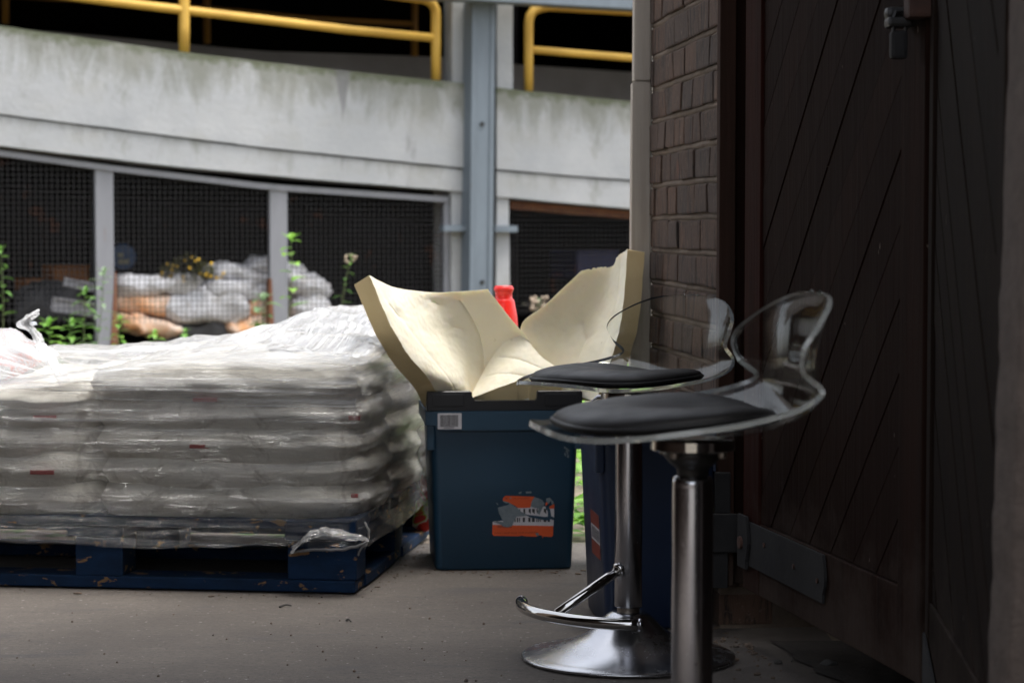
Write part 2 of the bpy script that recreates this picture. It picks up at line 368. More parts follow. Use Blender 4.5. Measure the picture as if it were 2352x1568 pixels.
M['seed_head'] = simple('dry_seed_head', (0.30, 0.24, 0.19), (0.22, 0.17, 0.12), 0.9)
M['stone'] = simple('mixed_grit', (0.16, 0.11, 0.075), (0.06, 0.05, 0.045), 0.9, scale=30)
M['twig'] = simple('dark_twig', (0.03, 0.028, 0.028), (0.05, 0.045, 0.04), 0.8)
M['blue_dark'] = simple('dark_blue_paint', (0.012, 0.05, 0.13), (0.01, 0.03, 0.08), 0.5, scale=5)
M['cream_print'] = simple('cream_lettering', (0.22, 0.21, 0.15), (0.16, 0.15, 0.1), 0.6)
M['orange_box'] = simple('orange_crate', (0.25, 0.085, 0.012), (0.16, 0.055, 0.01), 0.7, scale=5)
M['grey_board'] = simple('pale_grey_board', (0.42, 0.42, 0.45), (0.34, 0.34, 0.36), 0.7)
M['dark_tarp'] = simple('dark_grey_tarpaulin', (0.06, 0.06, 0.063), (0.04, 0.04, 0.045), 0.6, scale=4, b=0.5)
M['packet'] = None
def packet():
    m, n, l, p = nt('printed_plastic_bag')
    f = tex(n, l, coords(n, l), 11, 3, 0.5, 1.5)
    col = ramp(n, l, f, [(0.38, (0.50, 0.03, 0.03)), (0.47, (0.5, 0.05, 0.04)), (0.50, (0.35, 0.55, 0.06)), (0.55, (0.6, 0.6, 0.55)), (0.60, (0.55, 0.04, 0.03))])
    l.new(col, p.inputs['Base Color']); p.inputs['Roughness'].default_value = 0.3
    return m
M['packet'] = packet()

# ------------------------------------------------------------------ geometry helpers
def build(name, bm, mat, parent=None, smooth=False, label=None):
    me = bpy.data.meshes.new(name)
    bmesh.ops.recalc_face_normals(bm, faces=bm.faces[:])
    bm.to_mesh(me); bm.free()
    for m in (mat if isinstance(mat, (list, tuple)) else [mat]): me.materials.append(m)
    if smooth:
        for p in me.polygons: p.use_smooth = True
    o = bpy.data.objects.new(name, me); COL.objects.link(o)
    if parent: o.parent = parent
    if label: o['label'] = label
    return o
def tag(o, label, cat, group=None, kind=None):
    o['label'] = label; o['category'] = cat
    if group: o['group'] = group
    if kind: o['kind'] = kind
    return o
def struct(o): o['kind'] = 'structure'; return o
def empty(name, loc, label, cat, rz=0, group=None, rot=None):
    o = bpy.data.objects.new(name, None); COL.objects.link(o)
    o.location = loc; o.rotation_euler = rot or (0, 0, rz); o.empty_display_size = 0.1
    return tag(o, label, cat, group)
def nb(): return bmesh.new()
def box(bm, x0, x1, y0, y1, z0, z1, bev=0.0, mtx=None, mi=0, tone=None):
    cs = [(x0, y0, z0), (x1, y0, z0), (x1, y1, z0), (x0, y1, z0), (x0, y0, z1), (x1, y0, z1), (x1, y1, z1), (x0, y1, z1)]
    vs = [bm.verts.new(c) for c in cs]
    fs = [bm.faces.new([vs[i] for i in f]) for f in ((0, 3, 2, 1), (4, 5, 6, 7), (0, 1, 5, 4), (1, 2, 6, 5), (2, 3, 7, 6), (3, 0, 4, 7))]
    for f in fs: f.material_index = mi
    allv = vs
    if bev > 0:
        es = set(e for f in fs for e in f.edges)
        r = bmesh.ops.bevel(bm, geom=list(es), offset=bev, segments=2, affect='EDGES', profile=0.6)
        allv = list(set(r['verts']) | set(v for v in vs if v.is_valid))
    if mtx is not None:
        for v in allv:
            if v.is_valid: v.co = mtx @ v.co
    return [v for v in allv if v.is_valid]
def hexa(bm, pts, mi=0):
    """pts: 8 points, bottom 4 ccw then top 4"""
    vs = [bm.verts.new(p) for p in pts]
    for f in ((0, 3, 2, 1), (4, 5, 6, 7), (0, 1, 5, 4), (1, 2, 6, 5), (2, 3, 7, 6), (3, 0, 4, 7)):
        bm.faces.new([vs[i] for i in f]).material_index = mi
    return vs
def tube(bm, pts, rad, seg=12, caps=True, closed=False):
    pts = [Vector(p) for p in pts]; n = len(pts); rings = []
    prev = None
    for i, p in enumerate(pts):
        if closed: t = pts[(i + 1) % n] - pts[i - 1]
        else: t = pts[min(i + 1, n - 1)] - pts[max(i - 1, 0)]
        t.normalize()
        if prev is None:
            a = Vector((0, 0, 1)) if abs(t.z) < 0.9 else Vector((1, 0, 0))
            x = t.cross(a).normalized()
        else:
            x = (prev - t * prev.dot(t)).normalized()
        prev = x; y = t.cross(x)
        r = rad[i] if isinstance(rad, (list, tuple)) else rad
        rings.append([bm.verts.new(p + x * (math.cos(k / seg * 2 * math.pi) * r) + y * (math.sin(k / seg * 2 * math.pi) * r)) for k in range(seg)])
    m = n if closed else n - 1
    for i in range(m):
        A, B = rings[i], rings[(i + 1) % n]
        for k in range(seg): bm.faces.new((A[k], A[(k + 1) % seg], B[(k + 1) % seg], B[k]))
    if caps and not closed: bm.faces.new(rings[0][::-1]); bm.faces.new(rings[-1])
def lathe(bm, prof, seg=48, c=(0, 0, 0)):
    rings = []
    for r, z in prof:
        if r < 1e-6: rings.append([bm.verts.new((c[0], c[1], c[2] + z))])
        else: rings.append([bm.verts.new((c[0] + r * math.cos(k / seg * 2 * math.pi), c[1] + r * math.sin(k / seg * 2 * math.pi), c[2] + z)) for k in range(seg)])
    for A, B in zip(rings, rings[1:]):
        for k in range(seg):
            k2 = (k + 1) % seg
            if len(A) == 1 and len(B) == 1: continue
            if len(A) == 1: bm.faces.new((A[0], B[k2], B[k]))
            elif len(B) == 1: bm.faces.new((A[k], A[k2], B[0]))
            else: bm.faces.new((A[k], A[k2], B[k2], B[k]))
def cr(p, t):
    """catmull-rom through list p (tuples), t in 0..1"""
    n = len(p) - 1; x = min(max(t, 0), 1) * n; i = min(int(x), n - 1); f = x - i
    g = lambda k: p[min(max(k, 0), n)]
    a, b, c, d = g(i - 1), g(i), g(i + 1), g(i + 2)
    if not isinstance(a, (tuple, list, Vector)): a, b, c, d = (a,), (b,), (c,), (d,)
    r = tuple(0.5 * (2 * b[k] + (c[k] - a[k]) * f + (2 * a[k] - 5 * b[k] + 4 * c[k] - d[k]) * f * f + (3 * b[k] - a[k] - 3 * c[k] + d[k]) * f ** 3) for k in range(len(b)))
    return r if len(r) > 1 else r[0]
def lerp_poly(pts, x):
    for (x0, y0), (x1, y1) in zip(pts, pts[1:]):
        if x <= x1: return y0 + (y1 - y0) * (x - x0) / (x1 - x0)
    (x0, y0), (x1, y1) = pts[-2:]
    return y0 + (y1 - y0) * (x - x0) / (x1 - x0)
def tone_attr(o, vals):
    a = o.data.attributes.new('tone', 'FLOAT', 'FACE')
    for i, v in enumerate(vals[:len(o.data.polygons)]): a.data[i].value = v
def rr(a, b): return random.uniform(a, b)

# ================================================================== SETTING
bm = nb()
bmesh.ops.create_grid(bm, x_segments=2, y_segments=2, size=1)
for v in bm.verts: v.co = Vector((v.co.x * 150, v.co.y * 150 , -0.012))
struct(build('ground', bm, M['soil']))
# concrete floor: real slab sheet with a broken far edge
bm = nb()
nx = 90
top = []
xs = [-9 + i * (9.62 + 0.0) / nx for i in range(nx + 1)]
far = [bm.verts.new((x, 5.72 + 0.05 * noise.noise(Vector((x * 4, 0, 3))) + 0.02 * noise.noise(Vector((x * 17, 0, 3))), 0.0)) for x in xs]
near = [bm.verts.new((x, -14, 0.0)) for x in xs]
farb = [bm.verts.new((v.co.x, v.co.y + 0.02, -0.05)) for v in far]
for i in range(nx):
    bm.faces.new((near[i], near[i + 1], far[i + 1], far[i]))
    bm.faces.new((far[i], far[i + 1], farb[i + 1], farb[i]))
struct(build('concrete_floor', bm, M['floor']))

# ---- shed: unseen roof, its edges set for the light, and right wall
JR = Vector((0.410, 4.50)); JL = Vector((0.324, 5.37))
bm = nb()
box(bm, -2.6, 3.0, 2.1, 4.30, 2.55, 2.75)
struct(build('unseen_shed_roof', bm, M['roof']))
bm = nb()
box(bm, 0.78, 1.0, -3.2, 4.62, 0.0, 2.549)
o = build('shed_side_wall', bm, M['grey_wood']); tag(o, 'dark timber side wall of the shed behind the folded doors', 'wall')

# ---- brick jamb
t = empty('brick_pillar', (0.41, 4.5, 0), 'dark brown pillar of combed bricks between the foam cushions and timber doors', 'pillar')
ax = (JL - JR); L = ax.length; ax.normalize(); nrm = Vector((-ax.y, ax.x))   # nrm points to -x
def jp(s, d, z): return Vector((JR.x + ax.x * s + nrm.x * d - t.location.x, JR.y + ax.y * s + nrm.y * d - t.location.y, z))
bm = nb(); bm2 = nb(); tones = []
NC = 32
zc = 0.0
for c in range(NC):
    h = 0.0745
    pos = [0.0]
    unit = 0.1125 if c % 2 else 0.135
    s = 0.0 if c % 2 == 0 else 0.0
    k = 0
    while s < L - 0.02:
        w = unit * rr(0.75, 1.3)
        if c % 4 == 2 and k == 0: w *= 0.5
        e = min(s + w, L)
        if L - e < 0.05: e = L
        g = 0.0016
        gz = 0.006
        jit = rr(-0.003, 0.003)
        a0, a1 = s + g * rr(0.3, 1.1), e - g * rr(0.3, 1.1)
        z0, z1 = zc + gz + rr(-.001, .002), zc + h - gz + rr(-.002, .001)
        n0 = len(bm.faces)
        vs = box(bm, a0, a1, -0.11, 0.0, z0, z1, 0.005)
        for v in vs:
            p = v.co
            q = jp(p.x, p.y + jit + 0.004 * noise.noise(Vector((p.x * 20, c * 3.1, p.z * 25))), p.z + 0.002 * noise.noise(Vector((p.x * 12, 7, p.z * 9))))
            v.co = q
        tones += [rr(0, 0.75)] * (len(bm.faces) - n0)
        s = e; k += 1
    zc += h
ob = build('brickwork', bm, M['brick'], t)
tone_attr(ob, tones)
bm = nb()
# mortar bed, slightly behind the brick faces
hexa(bm, [jp(0.004, -0.006, 0), jp(L - 0.004, -0.006, 0), jp(L - 0.004, -0.30, 0), jp(0.004, -0.30, 0), jp(0.004, -0.006, 2.38), jp(L - 0.004, -0.006, 2.38), jp(L - 0.004, -0.30, 2.38), jp(0.004, -0.30, 2.38)])
# mortar joints standing a little uneven
for c in range(NC):
    z = c * 0.0745
    pts = []
    for i in range(26):
        s = 0.01 + (L - 0.02) * i / 25
        pts.append(jp(s, -0.0105 + 0.003 * noise.noise(Vector((s * 15, c * 2.3, 1))), z + 0.003 * noise.noise(Vector((s * 9, c, 5)))))
    tube(bm, pts, 0.0075, 8)
build('mortar', bm, M['mortar'], t, smooth=True).modifiers.new('e', 'EDGE_SPLIT').split_angle = R(60)
bm = nb()
# wall continuing to the right of the jamb on the outside and inside
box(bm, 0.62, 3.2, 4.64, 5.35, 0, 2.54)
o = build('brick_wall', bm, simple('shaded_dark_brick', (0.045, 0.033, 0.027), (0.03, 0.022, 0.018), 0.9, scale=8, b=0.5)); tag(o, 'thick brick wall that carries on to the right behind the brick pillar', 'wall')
bm = nb()
box(bm, -5.2, -2.401, 4.43, 5.3, 0, 2.54)  # unseen far side of the opening, added to shape incoming light
o = build('brick_wall', bm, M['mortar']); tag(o, 'unseen brick wall added on the far left side of the opening to shape light', 'wall')
bm = nb(); box(bm, -2.6, -2.4, -3.2, 4.42, 0.0, 2.549)  # out of view, put there dark to keep light off the door
o = build('shed_side_wall', bm, M['grey_wood']); tag(o, 'unseen dark side wall added on the left of the shed to block light', 'wall')

# ---- white timber post
t = empty('white_post', (0.30, 5.42, 0), 'weathered white painted timber post at the outer edge of the brick pillar', 'post')
bm = nb()
D0 = 5.352
zj = at(1470, 186, D0).z
def wp(z): # left/right x at height
    k = z / 2.35
    return at(1446 + 9 * k * 1.45, 520, D0).x, at(1494 + 1 * k, 520, D0).x
for (z0, z1, dx) in ((0.0, zj - 0.001, 0.0), (zj, 2.31, 0.003)):
    l0, r0 = wp(z0); l1, r1 = wp(z1); o_ = t.location
    hexa(bm, [Vector(p) - o_ for p in ((l0 + dx, D0, z0), (r0, D0, z0), (r0 + .02, D0 + 0.09, z0), (l0 + dx, D0 + 0.09, z0), (l1 + dx, D0, z1), (r1, D0, z1), (r1 + .02, D0 + 0.09, z1), (l1 + dx, D0 + 0.09, z1))])
bmesh.ops.bevel(bm, geom=bm.edges[:], offset=0.003, segments=2, affect='EDGES')
build('timber', bm, M['white_wood'], t)

# ================================================================== DOORS
def clip(poly, f):
    out = []
    for i in range(len(poly)):
        a, b = poly[i], poly[(i + 1) % len(poly)]
        fa, fb = f(a), f(b)
        if fa >= 0: out.append(a)
        if (fa >= 0) != (fb >= 0):
            k = fa / (fa - fb); out.append((a[0] + (b[0] - a[0]) * k, a[1] + (b[1] - a[1]) * k))
    return out
def planks(bm, rect, pitch, sgn, d0, d1, P, gap=0.0011, off=0.0):
    s0, s1, z0, z1 = rect; tones = []
    k = -80
    for k in range(-60, 80):
        c0, c1 = off + k * pitch + gap, off + (k + 1) * pitch - gap
        poly = [(s0, z0), (s1, z0), (s1, z1), (s0, z1)]
        poly = clip(poly, lambda p: (p[1] - sgn * p[0]) - c0)
        if len(poly) < 3: continue
        poly = clip(poly, lambda p: c1 - (p[1] - sgn * p[0]))
        if len(poly) < 3: continue
        ar = abs(sum(poly[i][0] * poly[(i + 1) % len(poly)][1] - poly[(i + 1) % len(poly)][0] * poly[i][1] for i in range(len(poly)))) / 2
        if ar < 1e-5: continue
        dj = rr(-0.0012, 0.0012)
        cxm = sum(p[0] for p in poly) / len(poly); czm = sum(p[1] for p in poly) / len(poly)
        n0 = len(bm.faces)
        A = [bm.verts.new(P(p[0], d0, p[1])) for p in poly]
        B = [bm.verts.new(P(p[0], d1 - 0.003 + dj, p[1])) for p in poly]
        # chamfer: shrink the front face perpendicular to the plank
        C = []
        for p in poly:
            w = (p[1] - sgn * p[0]); mid = (c0 + c1) / 2
            mv = 0.0012 * (1 if w < mid else -1)
            C.append(bm.verts.new(P(p[0] - sgn * mv * 0.5, d1 + dj, p[1] + mv * 0.5)))
        m = len(poly)
        for i in range(m):
            j = (i + 1) % m
            bm.faces.new((A[i], A[j], B[j], B[i])); bm.faces.new((B[i], B[j], C[j], C[i]))
        bm.faces.new(C); bm.faces.new(A[::-1])
        tones += [rr(0, 1)] * (len(bm.faces) - n0)
    return tones

# leaf one: plane X = .439 + .185*(4.3-Y), hinge (far) at Y=4.33, free edge at Y=3.33
def leaf(name, label, A, B, z0, z1, stile_a, stile_b, rail, sgn, pitch, off, thick, mats, plankoff=0.0):
    A = Vector(A); B = Vector(B); d = (B - A); LL = d.length; d.normalize()
    n2 = Vector((d.y, -d.x))
    if n2.x > 0: n2 = -n2                         # visible face towards -x
    root = empty(name, (A.x, A.y, 0), label, 'door')
    def P(s, dd, z): return Vector((d.x * s + n2.x * dd, d.y * s + n2.y * dd, z))
    def slab(nm, s0, s1, za, zb, d0, d1, mat, bev=0.0025, parent=root):
        b = nb()
        vs = box(b, s0, s1, d0, d1, za, zb, bev)
        for v in vs: v.co = P(v.co.x, v.co.y, v.co.z)
        ob = build(nm, b, mat, parent); return ob
    slab('stile', 0, stile_a, z0, z1, -thick, 0, mats[0])
    slab('stile', LL - stile_b, LL, z0, z1, -thick, 0.0, mats[1])
    slab('bottom_rail', stile_a + 0.001, LL - stile_b - 0.001, z0, z0 + rail, -thick, -0.0015, mats[1])
    slab('top_rail', stile_a + 0.001, LL - stile_b - 0.001, z1 - 0.14, z1, -thick, -0.0015, mats[1])
    b = nb()
    tn = planks(b, (stile_a + 0.001, LL - stile_b - 0.001, z0 + rail + 0.002, z1 - 0.142), pitch, sgn, -0.028, -0.006, P, off=off)
    ob = build('plank_panel', b, mats[2], root); tone_attr(ob, tn)
    slab('backing', stile_a, LL - stile_b, z0 + rail, z1 - .142, -thick + 0.004, -0.0295, M['door_wood'], 0)
    return root, P, LL
DX = lambda Y: 0.439 + 0.185 * (4.3 - Y)
Yh, Ye = 4.30, 3.375
s_of = lambda px: None
def Yon(px):
    k = (px - CX) / F; return 1.2345 / (k + 0.185)
cosd = math.hypot(1, 0.185)
st_a = (Yh - Yon(1745)) * cosd; st_b = (Yon(2066) - Ye) * cosd
# line phase: plank line meets rail top (z .249) at Y=4.143
sline = (Yh - 4.143) * cosd
pitch1 = 0.1130
off1 = (0.249 - sline) - math.floor((0.249 - sline) / pitch1) * pitch1
door1, P1, L1 = leaf('timber_door', 'dark red brown door of diagonal planks with an iron strap hinge', (DX(Yh), Yh), (DX(Ye), Ye), 0.115, 2.28, st_a, st_b, 0.134, 1, pitch1, off1, 0.045, (M['red_wood'], M['door_wood'], M['door_wood']))
A2 = (DX(3.365) + 0.003, 3.366)
Y2 = 2.52
B2 = (A2[0] - 0.085 * (A2[1] - Y2), Y2)
door2, P2, L2 = leaf('timber_door', 'greyer folded timber door leaf at the right side of the picture', A2, B2, 0.115, 2.28, 0.05, 0.06, 0.134, -1, 0.115, 0.02, 0.045, (M['grey_wood'], M['grey_wood'], M['grey_wood']))

# door strap hinge on leaf one (part of the door), knuckle plate on the frame
bm = nb()
def strap(bm, s0, s1, zt, zb, d0, d1, P, wav=True):
    pts_t = []; N = 12
    out = [(s0, zt), (s1 - 0.012, zt)]
    if wav: out += [(s1 - 0.006, zt - 0.012), (s1 - 0.001, (zt + zb) / 2 + 0.012), (s1, (zt + zb) / 2), (s1 - 0.003, (zt + zb) / 2 - 0.012), (s1 - 0.012, zb + 0.014), (s1 - 0.012, zb)]
    else: out += [(s1, zt - .003), (s1, zb + .003), (s1 - .003, zb)]
    out += [(s0, zb)]
    A = [bm.verts.new(P(a, d0, b)) for a, b in out]; B = [bm.verts.new(P(a, d1, b)) for a, b in out]
    bm.faces.new(B); bm.faces.new(A[::-1])
    for i in range(len(out)):
        j = (i + 1) % len(out); bm.faces.new((A[i], A[j], B[j], B[i]))
def sY(px): return (Yh - Yon(px)) * cosd
strap(bm, 0.004, sY(1905), 0.247, 0.165, 0.0005, 0.0055, P1)
hs = build('strap_hinge', bm, M['hinge'], door1, label='long grey iron strap hinge across the foot of the door')
bm = nb()
strap(bm, 0.002, sY(1733), 0.257, 0.158, 0.006, 0.012, P1)
build('hinge_plate', bm, M['hinge'], hs)
n2 = (P1(0, 1, 0) - P1(0, 0, 0))
for px, z, r, dd in ((1719, 0.205, 0.012, 0.0125),):
    bm = nb(); c = P1(sY(px), dd, z); n2 = (P1(0, 1, 0) - P1(0, 0, 0))
    tube(bm, [c - n2 * 0.002, c + n2 * 0.004, c + n2 * 0.0045], [r, r, r * 0.7], 14); build('bolt', bm, M['bolt_rust'], hs)
for px, z in ((1766, 0.218), (1890, 0.20), (1835, 0.205)):
    bm = nb(); c = P1(sY(px), 0.006, z); tube(bm, [c, c + n2 * 0.0025], 0.0045, 10); build('bolt', bm, M['bolt_rust'], hs)
# small triangular iron plate on leaf two
bm = nb()
zz = [(0.02, 0.20), (0.30, 0.12), (0.02, 0.12)]
A = [bm.verts.new(P2(a, 0.0012, b)) for a, b in zz]; B = [bm.verts.new(P2(a, 0.005, b)) for a, b in zz]
bm.faces.new(B); bm.faces.new(A[::-1])
for i in range(3): bm.faces.new((A[i], A[(i + 1) % 3], B[(i + 1) % 3], B[i]))
build('corner_plate', bm, M['hinge'], door2)

# door frame post between pillar and door
t = empty('door_frame', (0.43, 4.38, 0), 'dark timber door frame post standing between the brick pillar and the diagonal plank door', 'door frame')
bm = nb()
def vpost(bm, pxa, pxb, D, dep, z0, z1, bev=0.003):
    a, b = at(pxa, 520, D).x, at(pxb, 520, D).x
    box(bm, a - t.location.x, b - t.location.x, D - t.location.y, D + dep - t.location.y, z0, z1, bev)
vpost(bm, 1652, 1689, 4.44, 0.06, 0.095, 2.31)
build('jamb_post', bm, M['frame_wood'], t)
bm = nb(); vpost(bm, 1688, 1716, 4.475, 0.05, 0.095, 2.31)
build('rebate', bm, M['door_wood'], t)
bm = nb(); vpost(bm, 1645, 1681, 4.425, 0.0142, at(1660, 1178, 4.425).z, at(1660, 1085, 4.425).z, 0.002)
build('upper_plate', bm, M['hinge'], t)
bm = nb(); vpost(bm, 1640, 1676, 4.425, 0.0142, at(1660, 1350, 4.425).z, at(1660, 1262, 4.425).z, 0.002)
lp = build('lower_plate', bm, M['hinge'], t)
bm = nb(); vpost(bm, 1600, 1698, 4.410, 0.012, at(1660, 1268, 4.41).z, at(1660, 1180, 4.41).z, 0.002)
build('hinge_arm', bm, M['hinge'], t)

# lock and hasp at the top of leaf one
z_t = at(2100, 0, 3.45).z
t = empty('padlock_hasp', (DX(3.45) - 0.02, 3.45, 1.05), 'black iron lock case with a hanging grey padlock high on the timber door', 'lock')
bm = nb()
def lk(bm, pxa, pxb, ya, yb, D, dep, bev=0.004):
    a, b = at(pxa, ya, D), at(pxb, yb, D)
    box(bm, a.x - t.location.x, b.x - t.location.x, D - t.location.y, D + dep - t.location.y, b.z - t.location.z, a.z - t.location.z, bev)
lk(bm, 2088, 2158, -30, 40, 3.36, 0.05, 0.006)
lk(bm, 2150, 2172, -30, 22, 3.35, 0.03, 0.004)
build('lock_case', bm, M['bolt_rust'], t)
bm = nb()
lk(bm, 2040, 2100, 38, 62, 3.40, 0.04, 0.005); lk(bm, 2036, 2090, 15, 45, 3.41, 0.03, 0.008)
build('hasp', bm, M['blackiron'], t)
bm = nb(); lk(bm, 2047, 2086, 70, 135, 3.395, 0.022, 0.006)
pl = build('padlock_body', bm, M['hinge'], t)
bm = nb()
c = at(2066, 70, 3.406) - t.location
tube(bm, [c + Vector((-0.009, 0, -0.005)), c + Vector((-0.009, 0, 0.018)), c + Vector((-0.005, 0, 0.027)), c + Vector((0.005, 0, 0.027)), c + Vector((0.009, 0, 0.018)), c + Vector((0.009, 0, -0.005))], 0.003, 8)
build('shackle', bm, M['blackiron'], pl)

# near right edge: rough brick pier end
t = empty('brick_pier', (0.53, 2.40, 0), 'blurred rough brown pier cut off by the right edge of the picture', 'pier')
bm = nb(); rows_ = []
for j in range(141):
    z = 2.4 * j / 140
    e = 0.526 + 0.0165 * z / 0.8 * 1.0 + 0.0035 * noise.noise(Vector((z * 16, 1, 1))) + 0.0025 * noise.noise(Vector((z * 55, 2, 1)))
    rows_.append([bm.verts.new((x - 0.53, y - 2.40, z)) for x, y in ((e, 2.52), (e - 0.002, 2.41), (e + 0.004, 2.402), (e + 0.03, 2.40), (0.78, 2.40), (0.78, 2.52))])
for A, B in zip(rows_, rows_[1:]):
    for k in range(5): bm.faces.new((A[k], A[k + 1], B[k + 1], B[k]))
build('brickwork', bm, simple('pale_brown_brick', (0.125, 0.095, 0.08), (0.08, 0.062, 0.052), 0.9, scale=22, sc3=(1, 1, 1.6), b=0.9, bd=0.006, bscale=60), t, True)

# strip of dirt under the door, coloured dark for the shadow there
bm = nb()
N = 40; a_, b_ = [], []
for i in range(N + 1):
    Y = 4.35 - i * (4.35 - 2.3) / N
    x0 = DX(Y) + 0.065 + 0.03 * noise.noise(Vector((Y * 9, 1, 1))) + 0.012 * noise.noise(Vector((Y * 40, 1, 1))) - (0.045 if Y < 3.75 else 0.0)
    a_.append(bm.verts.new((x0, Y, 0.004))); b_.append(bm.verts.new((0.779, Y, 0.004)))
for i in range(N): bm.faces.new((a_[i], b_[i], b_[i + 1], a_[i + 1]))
struct(build('dirt_shadow_strip', bm, simple('shadowed_black_dirt', (0.045, 0.036, 0.03), (0.018, 0.015, 0.013), 0.95, scale=20, b=1.0, bd=0.01)))

# ================================================================== STOOLS
CP = [(0.196, 0.017), (0.165, 0.0105), (0.115, 0.0035), (0.05, 0.0), (-0.02, 0.0), (-0.085, 0.006), (-0.122, 0.022), (-0.134, 0.048), (-0.134, 0.078), (-0.138, 0.110), (-0.147, 0.142), (-0.160, 0.170)]
WP = [0.0, 0.118, 0.172, 0.197, 0.198, 0.176, 0.154, 0.146, 0.151, 0.164, 0.140, 0.0]
CUZ = [0.000, 0.000, 0.010, 0.021, 0.029, 0.034, 0.030, 0.014, 0.004, 0.0, -0.004, 0.0]
CUU = [0.0, 0.0, 0.0, 0.0, 0.0, 0.002, 0.006, 0.014, 0.036, 0.042, 0.026, 0.0]
def shell_pt(t, v):
    # denser parameter near the ends so the outline closes like an ellipse
    c = cr(CP, t); w = max(cr(WP, t), 0.0)
    n = len(WP) - 1
    if t < 1 / n: w = WP[1] * math.sqrt(max(0, 1 - (1 - t * n) ** 2)) 
    if t > 1 - 2 / n:
        k = (t - (1 - 2 / n)) * n / 2
        w = WP[-3] * math.sqrt(max(0, 1 - k ** 2.2))
    w = max(w, 0.010)
    a = abs(v) ** 2.0; a3 = abs(v) ** 3.2
    return Vector((c[0] + cr(CUU, t) * a3, w * v, c[1] + cr(CUZ, t) * a))
def seat_z(u, v):
    # find t by u on seat part
    lo, hi = 0.0, 6 / 11
    for _ in range(24):
        m = (lo + hi) / 2
        if cr(CP, m)[0] > u: lo = m
        else: hi = m
    w = max(cr(WP, lo), 0.05)
    if lo < 1 / 11: w = max(WP[1] * math.sqrt(max(0.05, 1 - (1 - lo * 11) ** 2)), 0.05)
    return cr(CP, lo)[1] + cr(CUZ, lo) * min(1, abs(v) / w) ** 2
def stool(loc, ang, seat, label, pitch=0.0):
    sp_, cp_ = math.sin(R(pitch)), math.cos(R(pitch))
    def TP(p): return Vector((p.x * cp_ + (p.z - seat) * sp_, p.y, seat + (p.z - seat) * cp_ - p.x * sp_))
    root = empty('bar_stool', loc, label, 'bar stool', ang, 'clear acrylic bar stools in front of the doors')
    lift = seat - 0.497
    # shell
    bm = nb(); NT, NV = 84, 40
    g = []
    for i in range(NT + 1):
        t = i / NT
        t = 0.5 - 0.5 * math.cos(math.pi * t) * (1) if False else t
        # ease the ends
        if t < 0.08: t = 0.08 * (t / 0.08) ** 1.8
        if t > 0.92: t = 1 - 0.08 * ((1 - t) / 0.08) ** 1.8
        t = min(max(t, 0.0012), 0.9985)
        g.append([bm.verts.new(TP(shell_pt(t, math.sin((j / NV * 2 - 1) * math.pi / 2 * 0.999)) + Vector((0, 0, seat + 0.004)))) for j in range(NV + 1)])
    for i in range(NT):
        for j in range(NV): bm.faces.new((g[i][j], g[i][j + 1], g[i + 1][j + 1], g[i + 1][j]))
    bmesh.ops.remove_doubles(bm, verts=bm.verts[:], dist=0.0003)
    sh = build('seat_shell', bm, M['acrylic'], root, True)
    md = sh.modifiers.new('solid', 'SOLIDIFY'); md.thickness = 0.0068; md.offset = 0.0; md.use_even_offset = False
    sh.data.materials.append(M['acrylic_rim']); md.material_offset_rim = 1
    es = sh.modifiers.new('e', 'EDGE_SPLIT'); es.split_angle = R(50)
    # cushion
    bm = nb(); NR, NA = 16, 72
    def pad(r, a, top):
        e = 2.35
        ca, sa = math.cos(a), math.sin(a)
        k = (abs(ca) ** e + abs(sa) ** e) ** (-1 / e)
        rad_u = 0.152 if ca > 0 else 0.116
        u, v = 0.018 + rad_u * ca * k * r, 0.168 * sa * k * r * (1.0 if ca > 0 else 1 - 0.10 * ca * ca)
        z = seat_z(u, v) + 0.0085 + seat
        if top:
            edge = (1 - r ** 3.2) ** 0.62 if r < 1 else 0
            z += 0.009 + 0.026 * edge - 0.008 * math.exp(-((u + 0.02) ** 2 + v * v) / 0.005)
            if r > 0.5: z += 0.0006 * noise.noise(Vector((u * 60, v * 60, 2)))
        return TP(Vector((u, v, z)))
    for top in (True, False):
        c = bm.verts.new(pad(0, 0, top)); prev = None
        for i in range(1, NR + 1):
            r = (i / NR) ** (0.6 if top else 1)
            ring = [bm.verts.new(pad(r, k / NA * 2 * math.pi, top)) for k in range(NA)]
            for k in range(NA):
                k2 = (k + 1) % NA
                if prev is None: bm.faces.new((c, ring[k], ring[k2]))
                else: bm.faces.new((prev[k], ring[k], ring[k2], prev[k2]))
            prev = ring
        if top: tr = prev
        else:
            for k in range(NA): bm.faces.new((tr[k], tr[(k + 1) % NA], prev[(k + 1) % NA], prev[k]))
    cu = build('seat_pad', bm, M['leather'], root, True)
    bm = nb()
    tube(bm, [pad(1.0, k / NA * 2 * math.pi, False) + Vector((0, 0, 0.0055)) for k in range(NA)], 0.0036, 8, closed=True)
    build('piping', bm, M['leather'], cu, True)
    # mount
    bm = nb()
    lathe(bm, [(0.0, 0.0), (0.048, 0.0), (0.052, -0.001), (0.0525, -0.0125), (0.051, -0.0136), (0.0, -0.0136)], 56, (0, 0, seat - 0.0015))
    build('mounting_plate', bm, M['chrome_clean'], root, True).modifiers.new('e', 'EDGE_SPLIT').split_angle = R(40)
    for k in range(4):
        bm = nb(); a = R(45 + 90 * k)
        lathe(bm, [(0, -0.0137), (0.006, -0.0137), (0.006, -0.0195), (0.004, -0.022), (0.0, -0.0225)], 12, (0.042 * math.cos(a), 0.042 * math.sin(a), seat - 0.0015))
        build('bolt', bm, M['dull_steel'], root, True)
    bm = nb()
